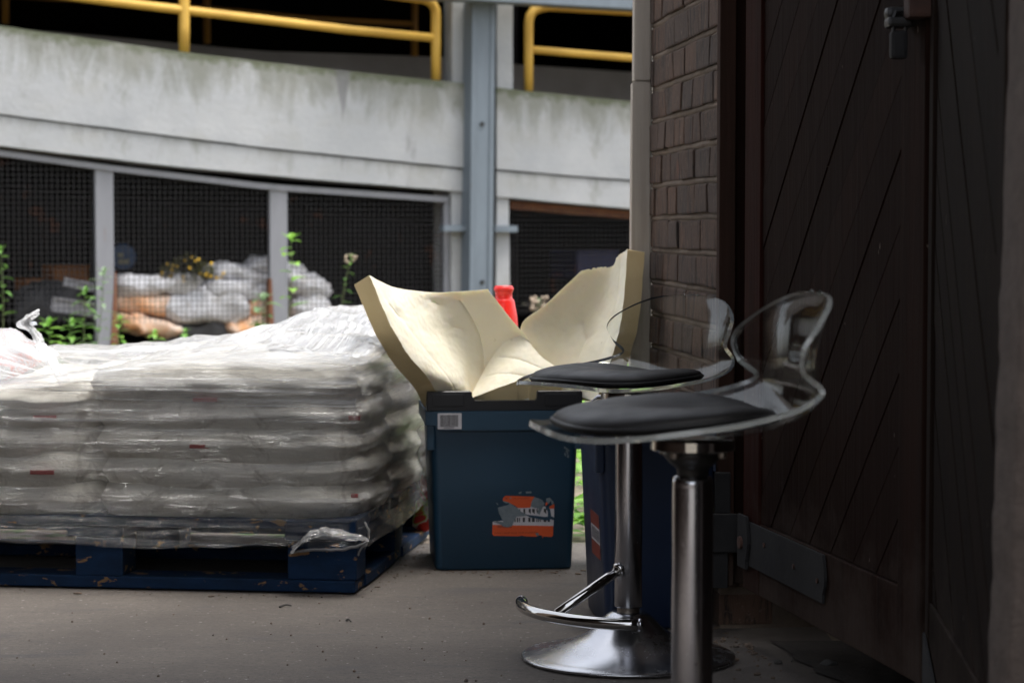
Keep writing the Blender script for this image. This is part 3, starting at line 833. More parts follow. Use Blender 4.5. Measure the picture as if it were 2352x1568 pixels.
    lathe(bm, [(0.0, -0.0152), (0.037, -0.0152), (0.036, -0.022), (0.027, -0.032), (0.0205, -0.037), (0.0195, -0.041), (0.0195, -0.062), (0.0, -0.062)], 40, (0, 0, seat - 0.0005))
    build('collar', bm, M['black_rubber'], root, True)
    bm = nb()
    s0, s1 = 0.097 + lift, 0.450 + lift
    lathe(bm, [(0.0, s1), (0.019, s1 - 0.0002), (0.0225, s1 - 0.001), (0.0248, s1 - 0.004), (0.0255, s1 - 0.009), (0.0252, s1 - 0.012), (0.0255, s1 - 0.015), (0.0256, (s0 + s1) / 2), (0.0256, s0 + 0.002), (0.0248, s0), (0.0215, s0 + 0.0005)], 64)
    sl = build('outer_column', bm, M['chrome'], root, True)
    bm = nb()
    lathe(bm, [(0.0205, 0.070), (0.0208, 0.074), (0.0208, s0 + 0.02)], 48)
    build('inner_column', bm, M['dull_steel'], root, True)
    # base
    bm = nb()
    prof = [(0.0, 0.001), (0.190, 0.0012), (0.1965, 0.002), (0.1985, 0.005), (0.1965, 0.0082), (0.186, 0.0108), (0.170, 0.0135), (0.148, 0.0185), (0.122, 0.0265), (0.100, 0.0355), (0.083, 0.0450), (0.068, 0.0560), (0.056, 0.0675), (0.046, 0.0775), (0.038, 0.0840), (0.031, 0.0875), (0.0255, 0.0885), (0.0215, 0.0880), (0.0210, 0.0840)]
    sp = [prof[0]] + [cr(prof[1:], k / 90) for k in range(91)]
    lathe(bm, sp, 96)
    build('base', bm, M['chrome_base'], root, True)
    # footrest
    z0 = 0.169 + lift; zf = 0.098 + lift
    bm = nb()
    tube(bm, [(0.020, 0, z0), (0.06, 0, z0 - 0.017), (0.176, 0, zf + 0.004)], 0.0092, 16)
    fr = build('footrest_strut', bm, M['chrome_clean'], root, True)
    bm = nb()
    lathe(bm, [(0.0, 0), (0.014, 0), (0.015, 0.002), (0.0105, 0.006), (0, 0.006)], 20)
    mt = Matrix.Translation((0.0235, 0, z0 - 0.002)) @ Matrix.Rotation(R(113), 4, 'Y')
    for v in bm.verts: v.co = mt @ v.co
    build('weld_ring', bm, M['chrome_clean'], fr, True)
    bm = nb(); arc = []
    for k in range(29):
        v = -0.160 + 0.320 * k / 28
        u = 0.186 - 0.052 * (abs(v) / 0.16) ** 2.0 - 0.010 * (abs(v) / 0.16) ** 6
        arc.append((u, v, zf))
    tube(bm, arc, 0.0108, 18)
    fb = build('footrest_bar', bm, M['chrome_clean'], root, True)
    for e, f in ((0, 1), (-1, -2)):
        bm = nb(); p, q = Vector(arc[e]), Vector(arc[f]); dd = (p - q).normalized()
        tube(bm, [p + dd * 0.0002, p + dd * 0.006, p + dd * 0.0075], [0.0116, 0.0116, 0.009], 18)
        build('end_cap', bm, M['chrome'], fb, True)
    return root
g_r = grd(1443, 1512)
st_rear = stool((0.2157, 4.19, 0.0), math.pi + R(40), 0.497, 'farther acrylic bar stool, its round chrome base and footrest fully visible')
st_near = stool((0.2225, 2.79, 0.0), math.pi + R(9), 0.541, 'nearer acrylic bar stool, raised on a black collar, its foot out of the picture', pitch=1.5)

# ================================================================== CRATES
def crate(loc, rz, wb, wt, db, dt, h, mat, label, side_label=False, front_label=True, rim_h=0.045, lid=True):
    root = empty('plastic_crate', loc, label, 'crate', rz, 'blue plastic crates')
    hb = h - 0.042
    # body: tapered shell with open top; local x across, y depth (0 = front bottom edge)
    def sec(z, inset=0.0):
        k = z / h
        w = (wb + (wt - wb) * k) / 2 - inset; d0 = -(dt - db) / 2 * k + inset; d1 = db + (dt - db) / 2 * k - inset
        return w, d0, d1
    bm = nb(); rings = []
    rad = 0.018
    def ring(z, inset, zz=None):
        w, a, b = sec(z, inset); pts = []
        for cx_, cy_, a0 in ((w - rad, a + rad, -90), (w - rad, b - rad, 0), (-w + rad, b - rad, 90), (-w + rad, a + rad, 180)):
            for k in range(5):
                an = R(a0 + 22.5 * k); pts.append(bm.verts.new((cx_ + rad * math.cos(an), cy_ + rad * math.sin(an), zz if zz is not None else z)))
        return pts
    rs = [ring(0, 0.006, 0.0015), ring(0.0, 0.002, 0.003), ring(0.006, 0.0), ring(h * 0.5, 0.0), ring(hb - 0.003, 0.0), ring(hb, 0.0), ring(hb, 0.004), ring(h * 0.5, 0.004), ring(0.008, 0.004)]
    for A, B in zip(rs, rs[1:]):
        for k in range(len(A)): bm.faces.new((A[k], A[(k + 1) % len(A)], B[(k + 1) % len(B)], B[k]))
    bm.faces.new(rs[0][::-1]); bm.faces.new(rs[-1])
    body = build('body', bm, mat, root, True); body.modifiers.new('e', 'EDGE_SPLIT').split_angle = R(35)
    # rim band with a stepped lower edge
    bm = nb()
    w, a, b = sec(hb); pr = 0.010
    zt, zb_, zs = hb, hb - rim_h, hb - rim_h * 0.72
    W = w + pr
    out = [(-W, zt), (-W, zs), (-W + 0.022, zs), (-W + 0.036, zb_), (W - 0.036, zb_), (W - 0.022, zs), (W, zs), (W, zt)]
    def sl(bm, y0, y1, o2):
        A = [bm.verts.new((x, y0, z)) for x, z in o2]; B = [bm.verts.new((x, y1, z)) for x, z in o2]
        bm.faces.new(A); bm.faces.new(B[::-1])
        for i in range(len(o2)):
            j = (i + 1) % len(o2); bm.faces.new((A[i], B[i], B[j], A[j]))
    sl(bm, a - pr, a + 0.001, out); sl(bm, b - 0.001, b + pr, out)
    for sx in (-1, 1):
        x0, x1 = sorted((sx * W, sx * (w - 0.001)))
        box(bm, x0, x1, a + 0.0012, b - 0.0012, zs, zt - 0.0005, 0)
        x0, x1 = sorted((sx * (W - 0.004), sx * (w - 0.012)))
        box(bm, x0, x1, a - 0.004, a + 0.035, zs - 0.058, zs + 0.0, 0.002)
    bmesh.ops.bevel(bm, geom=[e for e in bm.edges if e.calc_length() > 0.02], offset=0.0012, segments=2, affect='EDGES')
    build('rim', bm, mat, root)
    if lid:
        bm = nb(); y0 = a - pr * 0.7; y1 = a + 0.012
        zt2 = h + 0.004; zm = h - 0.018
        sl(bm, y0, y1, [(-W + .004, hb + 0.0005), (-W + .004, zt2 - 0.002), (-W + 0.006, zt2), (-W + 0.104, zt2), (-W + 0.108, zt2 - 0.003), (-W + 0.110, zm + 0.006), (-W + 0.116, zm), (W - 0.114, zm), (W - 0.110, zm + 0.004), (W - 0.109, zt2 - 0.002), (W - 0.106, zt2), (W - 0.006, zt2), (W - .004, zt2 - 0.003), (W - .004, hb + 0.0005)])
        # folded-open lid flaps lying down the two sides of the rim
        for sx in (-1, 1):
            x0, x1 = sorted((sx * (W - 0.004), sx * (W - 0.016)))
            box(bm, x0, x1, y1 + 0.0005, b + pr * 0.7, hb + 0.0008, zt2 - 0.001, 0.001)
            x0, x1 = sorted((sx * (W - 0.017), sx * (W - 0.090)))
            box(bm, x0, x1, y0 - 0.0016, y0 + 0.001, hb + 0.011, zt2 - 0.006, 0.0008)
        bmesh.ops.bevel(bm, geom=[e for e in bm.edges if e.calc_length() > 0.03], offset=0.001, segments=1, affect='EDGES')
        build('lid_flaps', bm, M['black_plastic'], root)
    return root, sec, hb
def flat(bm, pts, T, d, mi=0):
    vs = [bm.verts.new(T(x, z, d)) for x, z in pts]
    f = bm.faces.new(vs); f.material_index = mi
def text_mesh(body, size, name, mat, parent, T, x, z, d, align='LEFT', sx=1.0):
    cu = bpy.data.curves.new(name, 'FONT'); cu.body = body; cu.size = size; cu.align_x = align
    tmp = bpy.data.objects.new('tmp', cu); COL.objects.link(tmp)
    dg = bpy.context.evaluated_depsgraph_get(); dg.update()
    me = bpy.data.meshes.new_from_object(tmp.evaluated_get(dg))
    bpy.data.objects.remove(tmp)
    for v in me.vertices: v.co = T(x + v.co.x * sx, z + v.co.y, d)
    me.materials.clear(); me.materials.append(mat)
    o = bpy.data.objects.new(name, me); COL.objects.link(o); o.parent = parent
    return o
cL, cR = grd(1001, 1311), grd(1314, 1307)
mid = (cL + cR) / 2
rz1 = math.atan2(cR.y - cL.y, cR.x - cL.x)
wb1 = (cR - cL).length
cr1, sec1, hb1 = crate(mid, rz1, wb1, 0.352, 0.30, 0.335, 0.416, M['bin'], 'teal blue plastic crate with black lid flaps, full of cream foam')
# face transform: front face leans outward with height
def T1(x, z, d):
    w, a, b = sec1(z); return Vector((x, a - 0.0003 - d, z))
def local1(px, py):    # pixel -> (x,z) on the front face
    y = 0.0
    for _ in range(3):
        P_ = at(px, py, mid.y + y); q = P_ - mid; y = sec1(q.z)[1] + math.sin(rz1) * q.x
    return q.x, q.z
def Tr(x, z, d): w, a, b = sec1(hb1); return Vector((x, a - 0.010 - 0.0003 - d, z))
# barcode label on the rim
x0, z1_ = local1(1003, 943); x1, z0_ = local1(1058, 981)
z1_ = hb1 - 0.004; z0_ = z1_ - 0.037
bm = nb()
A = [(x0, z0_), (x1, z0_), (x1, z1_), (x0, z1_)]
v1 = [bm.verts.new(Tr(x, z, 0.0004)) for x, z in A]; v2 = [bm.verts.new(Tr(x, z, -0.0002)) for x, z in A]
bm.faces.new(v1); 
for i in range(4): bm.faces.new((v1[i], v1[(i + 1) % 4], v2[(i + 1) % 4], v2[i]))
bl = build('barcode_label', bm, M['label_white'], cr1, label='small white label printed with black bars')
bm = nb()
x = x0 + 0.005; random.seed(3)
xe = x1 - 0.006
while x < xe - 0.002:
    w = random.choice((0.0006, 0.0009, 0.0014)) * (1.8 if x > x0 + 0.036 else 1)
    w = min(w, xe - x)
    flat(bm, [(x, z0_ + 0.006), (x + w, z0_ + 0.006), (x + w, z1_ - 0.004), (x, z1_ - 0.004)], Tr, 0.0008)
    x += w + random.choice((0.0006, 0.0009))
flat(bm, [(x0 + 0.014, z0_ + 0.0028), (x0 + 0.038, z0_ + 0.0028), (x0 + 0.038, z0_ + 0.0042), (x0 + 0.014, z0_ + 0.0042)], Tr, 0.0008)
build('bars', bm, M['label_ink'], bl)
# torn orange label
LX0, LZ1 = local1(1130, 1138); LX1, LZ0 = local1(1272, 1232)
LW, LH = LX1 - LX0, LZ1 - LZ0
def lab(pts): return [(LX0 + LW * (a - 190) / 1610.0, LZ1 - LH * (b - 270) / 1095.0) for a, b in pts]
def patch(bm, pts, d): flat(bm, lab(pts), T1, d)
bm = nb()
patch(bm, [(200, 950), (230, 940), (760, 905), (850, 590), (1240, 560), (1330, 600), (1560, 560), (1690, 600), (1805, 600), (1805, 840), (1790, 1080), (200, 1040)], 0.0003)
lb = build('address_label', bm, M['label_white'], cr1, label='torn orange and white address label with bars')
bm = nb()
patch(bm, [(200, 1030), (420, 1036), (600, 1098), (720, 1050), (1785, 1076), (1780, 1330), (1740, 1365), (1560, 1355), (1440, 1315), (1330, 1357), (1080, 1345), (960, 1320), (880, 1338), (230, 1318), (190, 1270)], 0.0006)
patch(bm, [(470, 330), (530, 270), (1290, 300), (1215, 430), (1185, 590), (870, 598), (760, 520), (620, 455), (465, 395)], 0.0006)
patch(bm, [(1680, 560), (1810, 500), (1806, 625), (1690, 620)], 0.0006)
patch(bm, [(1590, 450), (1630, 450), (1635, 510), (1575, 550)], 0.0009)
patch(bm, [(1340, 595), (1400, 510), (1415, 520), (1370, 610)], 0.0009)
patch(bm, [(1490, 1360), (1530, 1330), (1515, 1405)], 0.0006)
build('orange_print', bm, M['label_orange'], lb)
bm = nb()
for a, b in ((770, 800), (830, 868), (890, 915), (985, 1045), (1130, 1190), (1225, 1300), (1340, 1365), (1385, 1410), (1430, 1455), (1530, 1600), (1640, 1700)):
    patch(bm, [(a, 965), (b, 968), (b, 850 if b < 1420 else 870), (a, 850 if b < 1420 else 870)], 0.0006)
for a, b in ((895, 920), (1000, 1050), (1140, 1195), (1230, 1300), (1345, 1375), (1535, 1600)):
    patch(bm, [(a, 620), (b, 620), (b, 760), (a, 700)], 0.0006)
build('bars', bm, M['label_ink'], lb)
bm = nb()
patch(bm, [(330, 580), (600, 510), (640, 455), (850, 600), (940, 690), (1090, 760), (1080, 800), (830, 820), (760, 930), (710, 1060), (600, 1095), (500, 1085), (380, 1010), (200, 950), (330, 935), (480, 960), (430, 860), (370, 740)], 0.0012)
patch(bm, [(1290, 310), (1420, 355), (1490, 390), (1560, 480), (1480, 640), (1420, 780), (1360, 720), (1400, 620), (1250, 580), (1185, 560), (1215, 430)], 0.0012)
patch(bm, [(1590, 350), (1690, 330), (1790, 440), (1800, 500), (1740, 520), (1720, 400), (1660, 500), (1600, 440)], 0.0012)
patch(bm, [(1310, 1260), (1390, 1250), (1420, 1320), (1350, 1335)], 0.0009)
patch(bm, [(870, 190), (960, 160), (940, 225), (880, 222)], 0.0005); patch(bm, [(1055, 165), (1210, 160), (1215, 215), (1070, 215)], 0.0005)
patch(bm, [(285, 460), (310, 445), (350, 500), (335, 520)], 0.0005); patch(bm, [(640, 320), (680, 310), (690, 345), (645, 350)], 0.0009)
patch(bm, [(460, 400), (640, 450), (560, 470), (480, 430)], 0.0009)
build('torn_backing', bm, M['glue'], lb)
bm = nb()
patch(bm, [(1080, 770), (1240, 790), (1560, 835), (1640, 835), (1640, 700), (1570, 580), (1650, 550), (1700, 640), (1730, 820), (1800, 850), (1800, 925), (1700, 895), (1690, 960), (1640, 930), (1480, 910), (1200, 850), (1090, 800)], 0.0015)
build('tear', bm, M['bin'], lb)
def ltxt(body, size, a, b, mat, sx=1.0, align='LEFT'):
    (x, z), = lab([(a, b)])
    text_mesh(body, size, 'lettering', mat, lb, T1, x, z, 0.0010, align, sx)
ltxt('READING', 0.0075, 320, 1108, M['label_ink'], 1.05)
ltxt('ZONE LOGISTIQUE  NORTHAMPTON', 0.0056, 240, 1270, M['label_brown'], 1.10)
ltxt('PALLETTE EUROPE', 0.0044, 750, 362, M['label_brown'], 0.98)
ltxt('GB', 0.0044, 520, 355, M['label_ink'], 1.0)
# worn scuff near the upper right corner of the front
bm = nb(); sx_, sz_ = local1(1303, 1040); random.seed(11)
for k in range(16):
    cx_, cz_ = sx_ + rr(-0.007, 0.004), sz_ + rr(-0.010, 0.014); r = rr(0.0012, 0.0034)
    flat(bm, [(cx_ + r * rr(.5, 1) * math.cos(q * 1.05), cz_ + r * 1.5 * rr(.5, 1) * math.sin(q * 1.05)) for q in range(6)], T1, 0.0003 + k * 0.00003)
build('scuff', bm, M['glue'], cr1)

# second crate
c2 = grd(1392, 1447)
rz2 = R(6)
wb2 = 0.205
loc2 = Vector((c2.x, c2.y, 0)) + Vector((math.cos(rz2), math.sin(rz2), 0)) * (wb2 / 2)
cr2, sec2, hb2 = crate(loc2, rz2, wb2, 0.245, 0.27, 0.30, 0.448, M['bin2'], 'darker navy blue plastic crate half hidden behind the chrome columns of the bar stools', lid=False)
def T2(y, z, d):   # left face
    w, a, b = sec2(z); return Vector((-w - d, y, z))
for (za, zb, nm, m_, dd) in ((0.135, 0.225, 'side_label', 'label_white', 0.0006),):
    bm = nb(); flat(bm, [(0.03, za), (0.15, za), (0.15, zb), (0.03, zb)], T2, dd)
    sl2 = build(nm, bm, M[m_], cr2, label='worn orange and white label on the side of the crate')
    bm = nb(); flat(bm, [(0.03, za), (0.15, za), (0.15, za + 0.03), (0.03, za + 0.03)], T2, 0.001); flat(bm, [(0.03, zb - 0.028), (0.15, zb - 0.028), (0.15, zb), (0.03, zb)], T2, 0.001)
    build('orange_print', bm, simple('dim_orange_print', (0.20, 0.025, 0.010), (0.15, 0.02, 0.008), 0.6), sl2)
    bm = nb()
    for k in range(10): flat(bm, [(0.035 + k * .011, za + .034), (0.040 + k * .011, za + .034), (0.040 + k * .011, zb - .032), (0.035 + k * .011, zb - .032)], T2, 0.001)
    build('bars', bm, M['label_ink'], sl2)
bm = nb()
hp = [(-0.125, -0.02, 0.44), (-0.133, -0.022, 0.458), (-0.124, -0.022, 0.466), (-0.08, -0.022, 0.468), (-0.02, -0.022, 0.466)]
tube(bm, hp, 0.0035, 8)
build('wire_handle', bm, M['chrome'], cr2, True)

# ================================================================== FOAM
def foam_sheet(name, label, rows, offs, extra=None, sub=10, rough_top=0.0, creases=()):
    """rows: list of rows of (px,py,D)"""
    P_ = [[at(*c) for c in r] for r in rows]
    nr, ncol = len(P_), len(P_[0])
    NU, NVv = (ncol - 1) * sub, (nr - 1) * sub
    def S(u, v):
        rowpts = [cr([tuple(p) for p in r], u) for r in P_]
        return Vector(cr(rowpts, v))
    bm = nb(); base = []; base0 = P_[0][0].copy()
    pts = [[S(i / NU, j / NVv) for i in range(NU + 1)] for j in range(NVv + 1)]
    for _ in range(220):
        q2_ = [[p.copy() for p in r] for r in pts]
        for j in range(1, NVv):
            for i in range(1, NU):
                q2_[j][i] = (pts[j][i] * 2 + pts[j - 1][i] + pts[j + 1][i] + pts[j][i - 1] + pts[j][i + 1]) / 6
        pts = q2_
    nor = []
    for j in range(NVv + 1):
        rowN = []
        for i in range(NU + 1):
            du = pts[j][min(i + 1, NU)] - pts[j][max(i - 1, 0)]; dv = pts[min(j + 1, NVv)][i] - pts[max(j - 1, 0)][i]
            n_ = du.cross(dv).normalized()
            if n_.y > 0: n_ = -n_
            rowN.append(n_)
        nor.append(rowN)
    # soften normals
    for _ in range(3):
        nor = [[(nor[j][i] * 2 + nor[max(j - 1, 0)][i] + nor[min(j + 1, NVv)][i] + nor[j][max(i - 1, 0)] + nor[j][min(i + 1, NU)]).normalized() for i in range(NU + 1)] for j in range(NVv + 1)]
    org = base0
    front = []; back = []
    for j in range(NVv + 1):
        fr_, bk = [], []
        for i in range(NU + 1):
            p = pts[j][i]; u, v = i / NU, j / NVv
            h = 0.0016 * noise.noise(p * 24) + 0.0007 * noise.noise(p * 90)
            for (poly, wid, dep) in creases:
                dm = 9
                for (a, b) in zip(poly, poly[1:]):
                    ab = (b[0] - a[0], b[1] - a[1]); tt = max(0, min(1, ((u - a[0]) * ab[0] + (v - a[1]) * ab[1]) / (ab[0] ** 2 + ab[1] ** 2 + 1e-9)))
                    dm = min(dm, math.hypot(u - a[0] - ab[0] * tt, v - a[1] - ab[1] * tt))
                dm += 0.006 * noise.noise(Vector((u * 14, v * 14, 3)))
                h -= dep * 0.6 * math.exp(-(max(0, dm) / (wid * 0.50)) ** 1.3)
                h -= dep * 0.45 * math.exp(-(dm / (wid * 3.2)) ** 2)
            rag = Vector((0, 0, 0))
            if rough_top and j == 0: rag = Vector((0, 0, rough_top * (noise.noise(Vector((u * 30, 3, 1))) + 0.6 * noise.noise(Vector((u * 80, 3, 1))))))
            fr_.append(bm.verts.new(p + nor[j][i] * h + rag - org))
            eb = 1.0 + 0.05 * noise.noise(Vector((u * 9, v * 9, 4)))
            bk.append(bm.verts.new(p + Vector(cr(offs, u)) * eb + rag * 0.5 - org))
        front.append(fr_); back.append(bk)
    for j in range(NVv):
        for i in range(NU):
            bm.faces.new((front[j][i], front[j][i + 1], front[j + 1][i + 1], front[j + 1][i]))
            bm.faces.new((back[j][i], back[j + 1][i], back[j + 1][i + 1], back[j][i + 1]))
    def wall(A, B):
        for k in range(len(A) - 1):
            bm.faces.new((A[k], B[k], B[k + 1], A[k + 1])).material_index = 1
    wall(front[0], back[0]); wall(front[-1], back[-1]); wall([r[0] for r in front], [r[0] for r in back]); wall([r[-1] for r in front], [r[-1] for r in back])
    ob = build(name, bm, [M['foam'], M['foam_edge']], None, True)
    ob.location = org
    es = ob.modifiers.new('b', 'EDGE_SPLIT'); es.split_angle = R(48)
    tag(ob, label, 'foam cushion', 'cream foam cushions stuffed in the blue crate')
    return ob
def q(px, py, D): return (px, py, D)
slabA = [
 [q(848, 632, 5.06), q(905, 659, 5.20), q(985, 671, 5.31), q(1060, 669, 5.34), q(1120, 664, 5.33)],
 [q(872, 690, 5.07), q(930, 716, 5.20), q(1010, 722, 5.33), q(1088, 722, 5.36), q(1168, 725, 5.33)],
 [q(900, 752, 5.09), q(962, 775, 5.21), q(1032, 780, 5.34), q(1106, 790, 5.38), q(1222, 792, 5.33)],
 [q(938, 815, 5.13), q(1000, 830, 5.23), q(1058, 838, 5.33), q(1106, 850, 5.38), q(1255, 842, 5.34)],
 [q(983, 868, 5.19), q(1035, 878, 5.25), q(1070, 884, 5.31), q(1098, 898, 5.36), q(1225, 880, 5.34)],
 [q(1008, 915, 5.27), q(1045, 915, 5.29), q(1072, 915, 5.31), q(1092, 922, 5.33), q(1160, 918, 5.34)],
]
foam_sheet('foam_cushion', 'left cream foam cushion, folded in a V and leaning out over the wrapped sacks', slabA, [(-0.036, 0.040, -0.022), (-0.022, 0.052, -0.02), (-0.005, 0.06, -0.02), (0.0, 0.06, -0.03)], creases=[
  ([(0.70, 0.10), (0.745, 0.35), (0.75, 0.60), (0.72, 0.95)], 0.018, 0.0085),
  ([(0.75, 0.60), (0.86, 0.45), (0.97, 0.36)], 0.018, 0.005),
  ([(0.78, 0.68), (0.90, 0.58), (0.99, 0.55)], 0.016, 0.0035),
  ([(0.80, 0.80), (0.90, 0.72), (0.96, 0.68)], 0.014, 0.003),
  ([(0.17, 0.12), (0.22, 0.35), (0.26, 0.60), (0.30, 0.95)], 0.03, 0.0025),
  ([(0.14, 0.18), (0.19, 0.25)], 0.012, 0.005), ([(0.50, 0.10), (0.53, 0.12)], 0.010, 0.004), ([(0.58, 0.30), (0.63, 0.31)], 0.010, 0.004)], sub=40)
slabB = [
 [q(1335, 622, 5.34), q(1375, 614, 5.33), q(1408, 611, 5.30), q(1418, 588, 5.27), q(1441, 574, 5.22)],
 [q(1290, 664, 5.36), q(1345, 664, 5.37), q(1392, 664, 5.35), q(1414, 655, 5.28), q(1436, 645, 5.19)],
 [q(1245, 706, 5.36), q(1302, 725, 5.40), q(1362, 730, 5.38), q(1404, 735, 5.28), q(1428, 725, 5.17)],
 [q(1200, 742, 5.34), q(1270, 778, 5.40), q(1330, 790, 5.37), q(1385, 800, 5.27), q(1412, 795, 5.16)],
 [q(1196, 800, 5.34), q(1260, 835, 5.38), q(1310, 850, 5.35), q(1360, 862, 5.26), q(1392, 860, 5.18)],
 [q(1200, 880, 5.36), q(1255, 890, 5.37), q(1300, 905, 5.35), q(1345, 915, 5.27), q(1368, 925, 5.20)],
]
foam_sheet('foam_cushion', 'right cream foam cushion with a torn ragged top, leaning against the white post', slabB, [(0.0, 0.058, -0.02), (0.0, 0.058, -0.02), (0.015, 0.05, -0.012), (0.042, 0.040, -0.006)], rough_top=0.004, creases=[
  ([(0.42, 0.45), (0.52, 0.56), (0.50, 0.95)], 0.022, 0.008),
  ([(0.52, 0.56), (0.62, 0.50)], 0.018, 0.003),
  ([(0.80, 0.05), (0.78, 0.5), (0.74, 0.95)], 0.03, 0.005), ([(0.90, 0.55), (0.97, 0.50)], 0.01, 0.003)], sub=16)
# folded front flap of the left cushion rising to the right, seen with its thick lower edge
slabC = [
 [q(1186, 756, 5.345), q(1215, 786, 5.33), q(1248, 822, 5.31), q(1290, 850, 5.29)],
 [q(1140, 806, 5.37), q(1186, 822, 5.315), q(1225, 845, 5.285), q(1262, 866, 5.27)],
 [q(1108, 856, 5.37), q(1148, 858, 5.305), q(1185, 866, 5.28), q(1222, 876, 5.265)],
 [q(1078, 916, 5.32), q(1120, 899, 5.29), q(1160, 884, 5.275), q(1215, 866, 5.265)],
]
foam_sheet('foam_cushion', 'small folded cream foam piece rising to the right at the front of the crate', slabC, [(0.0, 0.03, -0.012), (0.0, 0.02, -0.045), (0, 0.02, -0.05)], sub=30, creases=[([(0.1, 0.4), (0.9, 0.2)], 0.03, 0.004), ([(0.1, 0.7), (0.8, 0.55)], 0.03, 0.003)])
# ---- red bottle behind the foam
g0 = at(1157, 900, 5.46)
t = empty('red_bottle', (at(1157, 660, 5.50).x, 5.50, 0.02), 'bright red plastic bottle with a ribbed neck poking up behind the left foam cushion', 'bottle')
z_top = at(1157, 656, 5.50).z - 0.02
k = 5.50 / F
bm = nb()
rn, rb = 22 * k, 29 * k
prof = [(0, 0.0), (rb * 1.2, 0), (rb * 1.25, 0.01), (rb * 1.25, z_top - 0.16), (rb * 1.08, z_top - 0.075), (rb * 0.86, z_top - 0.038), (rb * 0.80, z_top - 0.034), (rn * 0.90, z_top - 0.030), (rn * 0.88, z_top - 0.018), (rn * 0.98, z_top - 0.013)]
lathe(bm, prof, 32)
build('body', bm, M['red_plastic'], t, True)
bm = nb()
lathe(bm, [(rn * 0.97, z_top - 0.0125), (rn * 1.04, z_top - 0.011), (rn * 1.04, z_top - 0.005), (rn * 0.92, z_top - 0.0035), (rn * 0.92, z_top), (rn * 0.4, z_top), (0, z_top - 0.001)], 32)
build('neck_ring', bm, M['red_plastic'], t, True)

# ================================================================== PALLET + SACKS
pr_ = grd(820, 1366); pr_.z = 0
plf = grd(0, 1348)
adir = Vector((plf.x - pr_.x, plf.y - pr_.y, 0)).normalized()
PANG = math.atan2(adir.y, adir.x)   # local +x runs left along the front
bdir = Vector((-adir.y, adir.x, 0));
if bdir.y < 0: bdir = -bdir
PM = Matrix(((adir.x, bdir.x, 0, pr_.x), (adir.y, bdir.y, 0, pr_.y), (0, 0, 1, 0), (0, 0, 0, 1)))
def W_(p, q_, z): return PM @ Vector((p, q_, z))
PL, PD, PH = 1.2, 1.0, 0.164
pal = empty('pallet', pr_, 'worn blue wooden pallet carrying the stack of white sacks', 'pallet')
def pbox(name, p0, p1, q0, q1, z0, z1, mat=M['pallet'], bev=0.003, parent=pal):
    b = nb(); vs = box(b, p0, p1, q0, q1, z0, z1, bev)
    for v in vs:
        j = 0.0015
        w = W_(v.co.x, v.co.y, v.co.z) - pr_
        v.co = w + Vector((noise.noise(w * 25) * j, noise.noise(w * 25 + Vector((5, 5, 5))) * j, noise.noise(w * 20 + Vector((9, 1, 5))) * j))
    return build(name, b, mat, parent)
for i, (a, b) in enumerate(((0.0, 0.155), (0.525, 0.635), (1.045, 1.2))):
    for (c, d) in ((0.0, 0.10), (0.45, 0.55), (0.90, 1.0)):
        pbox('block', a + 0.001, b - 0.001, c + (0.0 if c else 0.001), d, 0.031, 0.115)
for (c, d) in ((0.0, 0.10), (0.45, 0.55), (0.90, 1.0)):
    pbox('bottom_board', 0.004, PL, c, d, 0.004, 0.030)
pbox('bottom_board', 0.0, 0.12, 0.101, 0.449, 0.004, 0.0295); pbox('bottom_board', 0.0, 0.12, 0.551, 0.899, 0.004, 0.0295)
for (a, b) in ((0.0, 0.13), (0.525, 0.655), (1.07, 1.2)):
    pbox('stringer', a, b, 0.002, 0.998, 0.116, 0.140)
yb = 0.0
for i, w in enumerate((0.14, 0.10, 0.10, 0.12, 0.10, 0.10, 0.14)):
    pbox('top_board', 0.0, PL, yb, yb + w, 0.1405, 0.163); yb += w + 0.0166
pbox('edge_board', 0.0, 0.158, -0.0125, -0.0005, 0.118, 0.162)

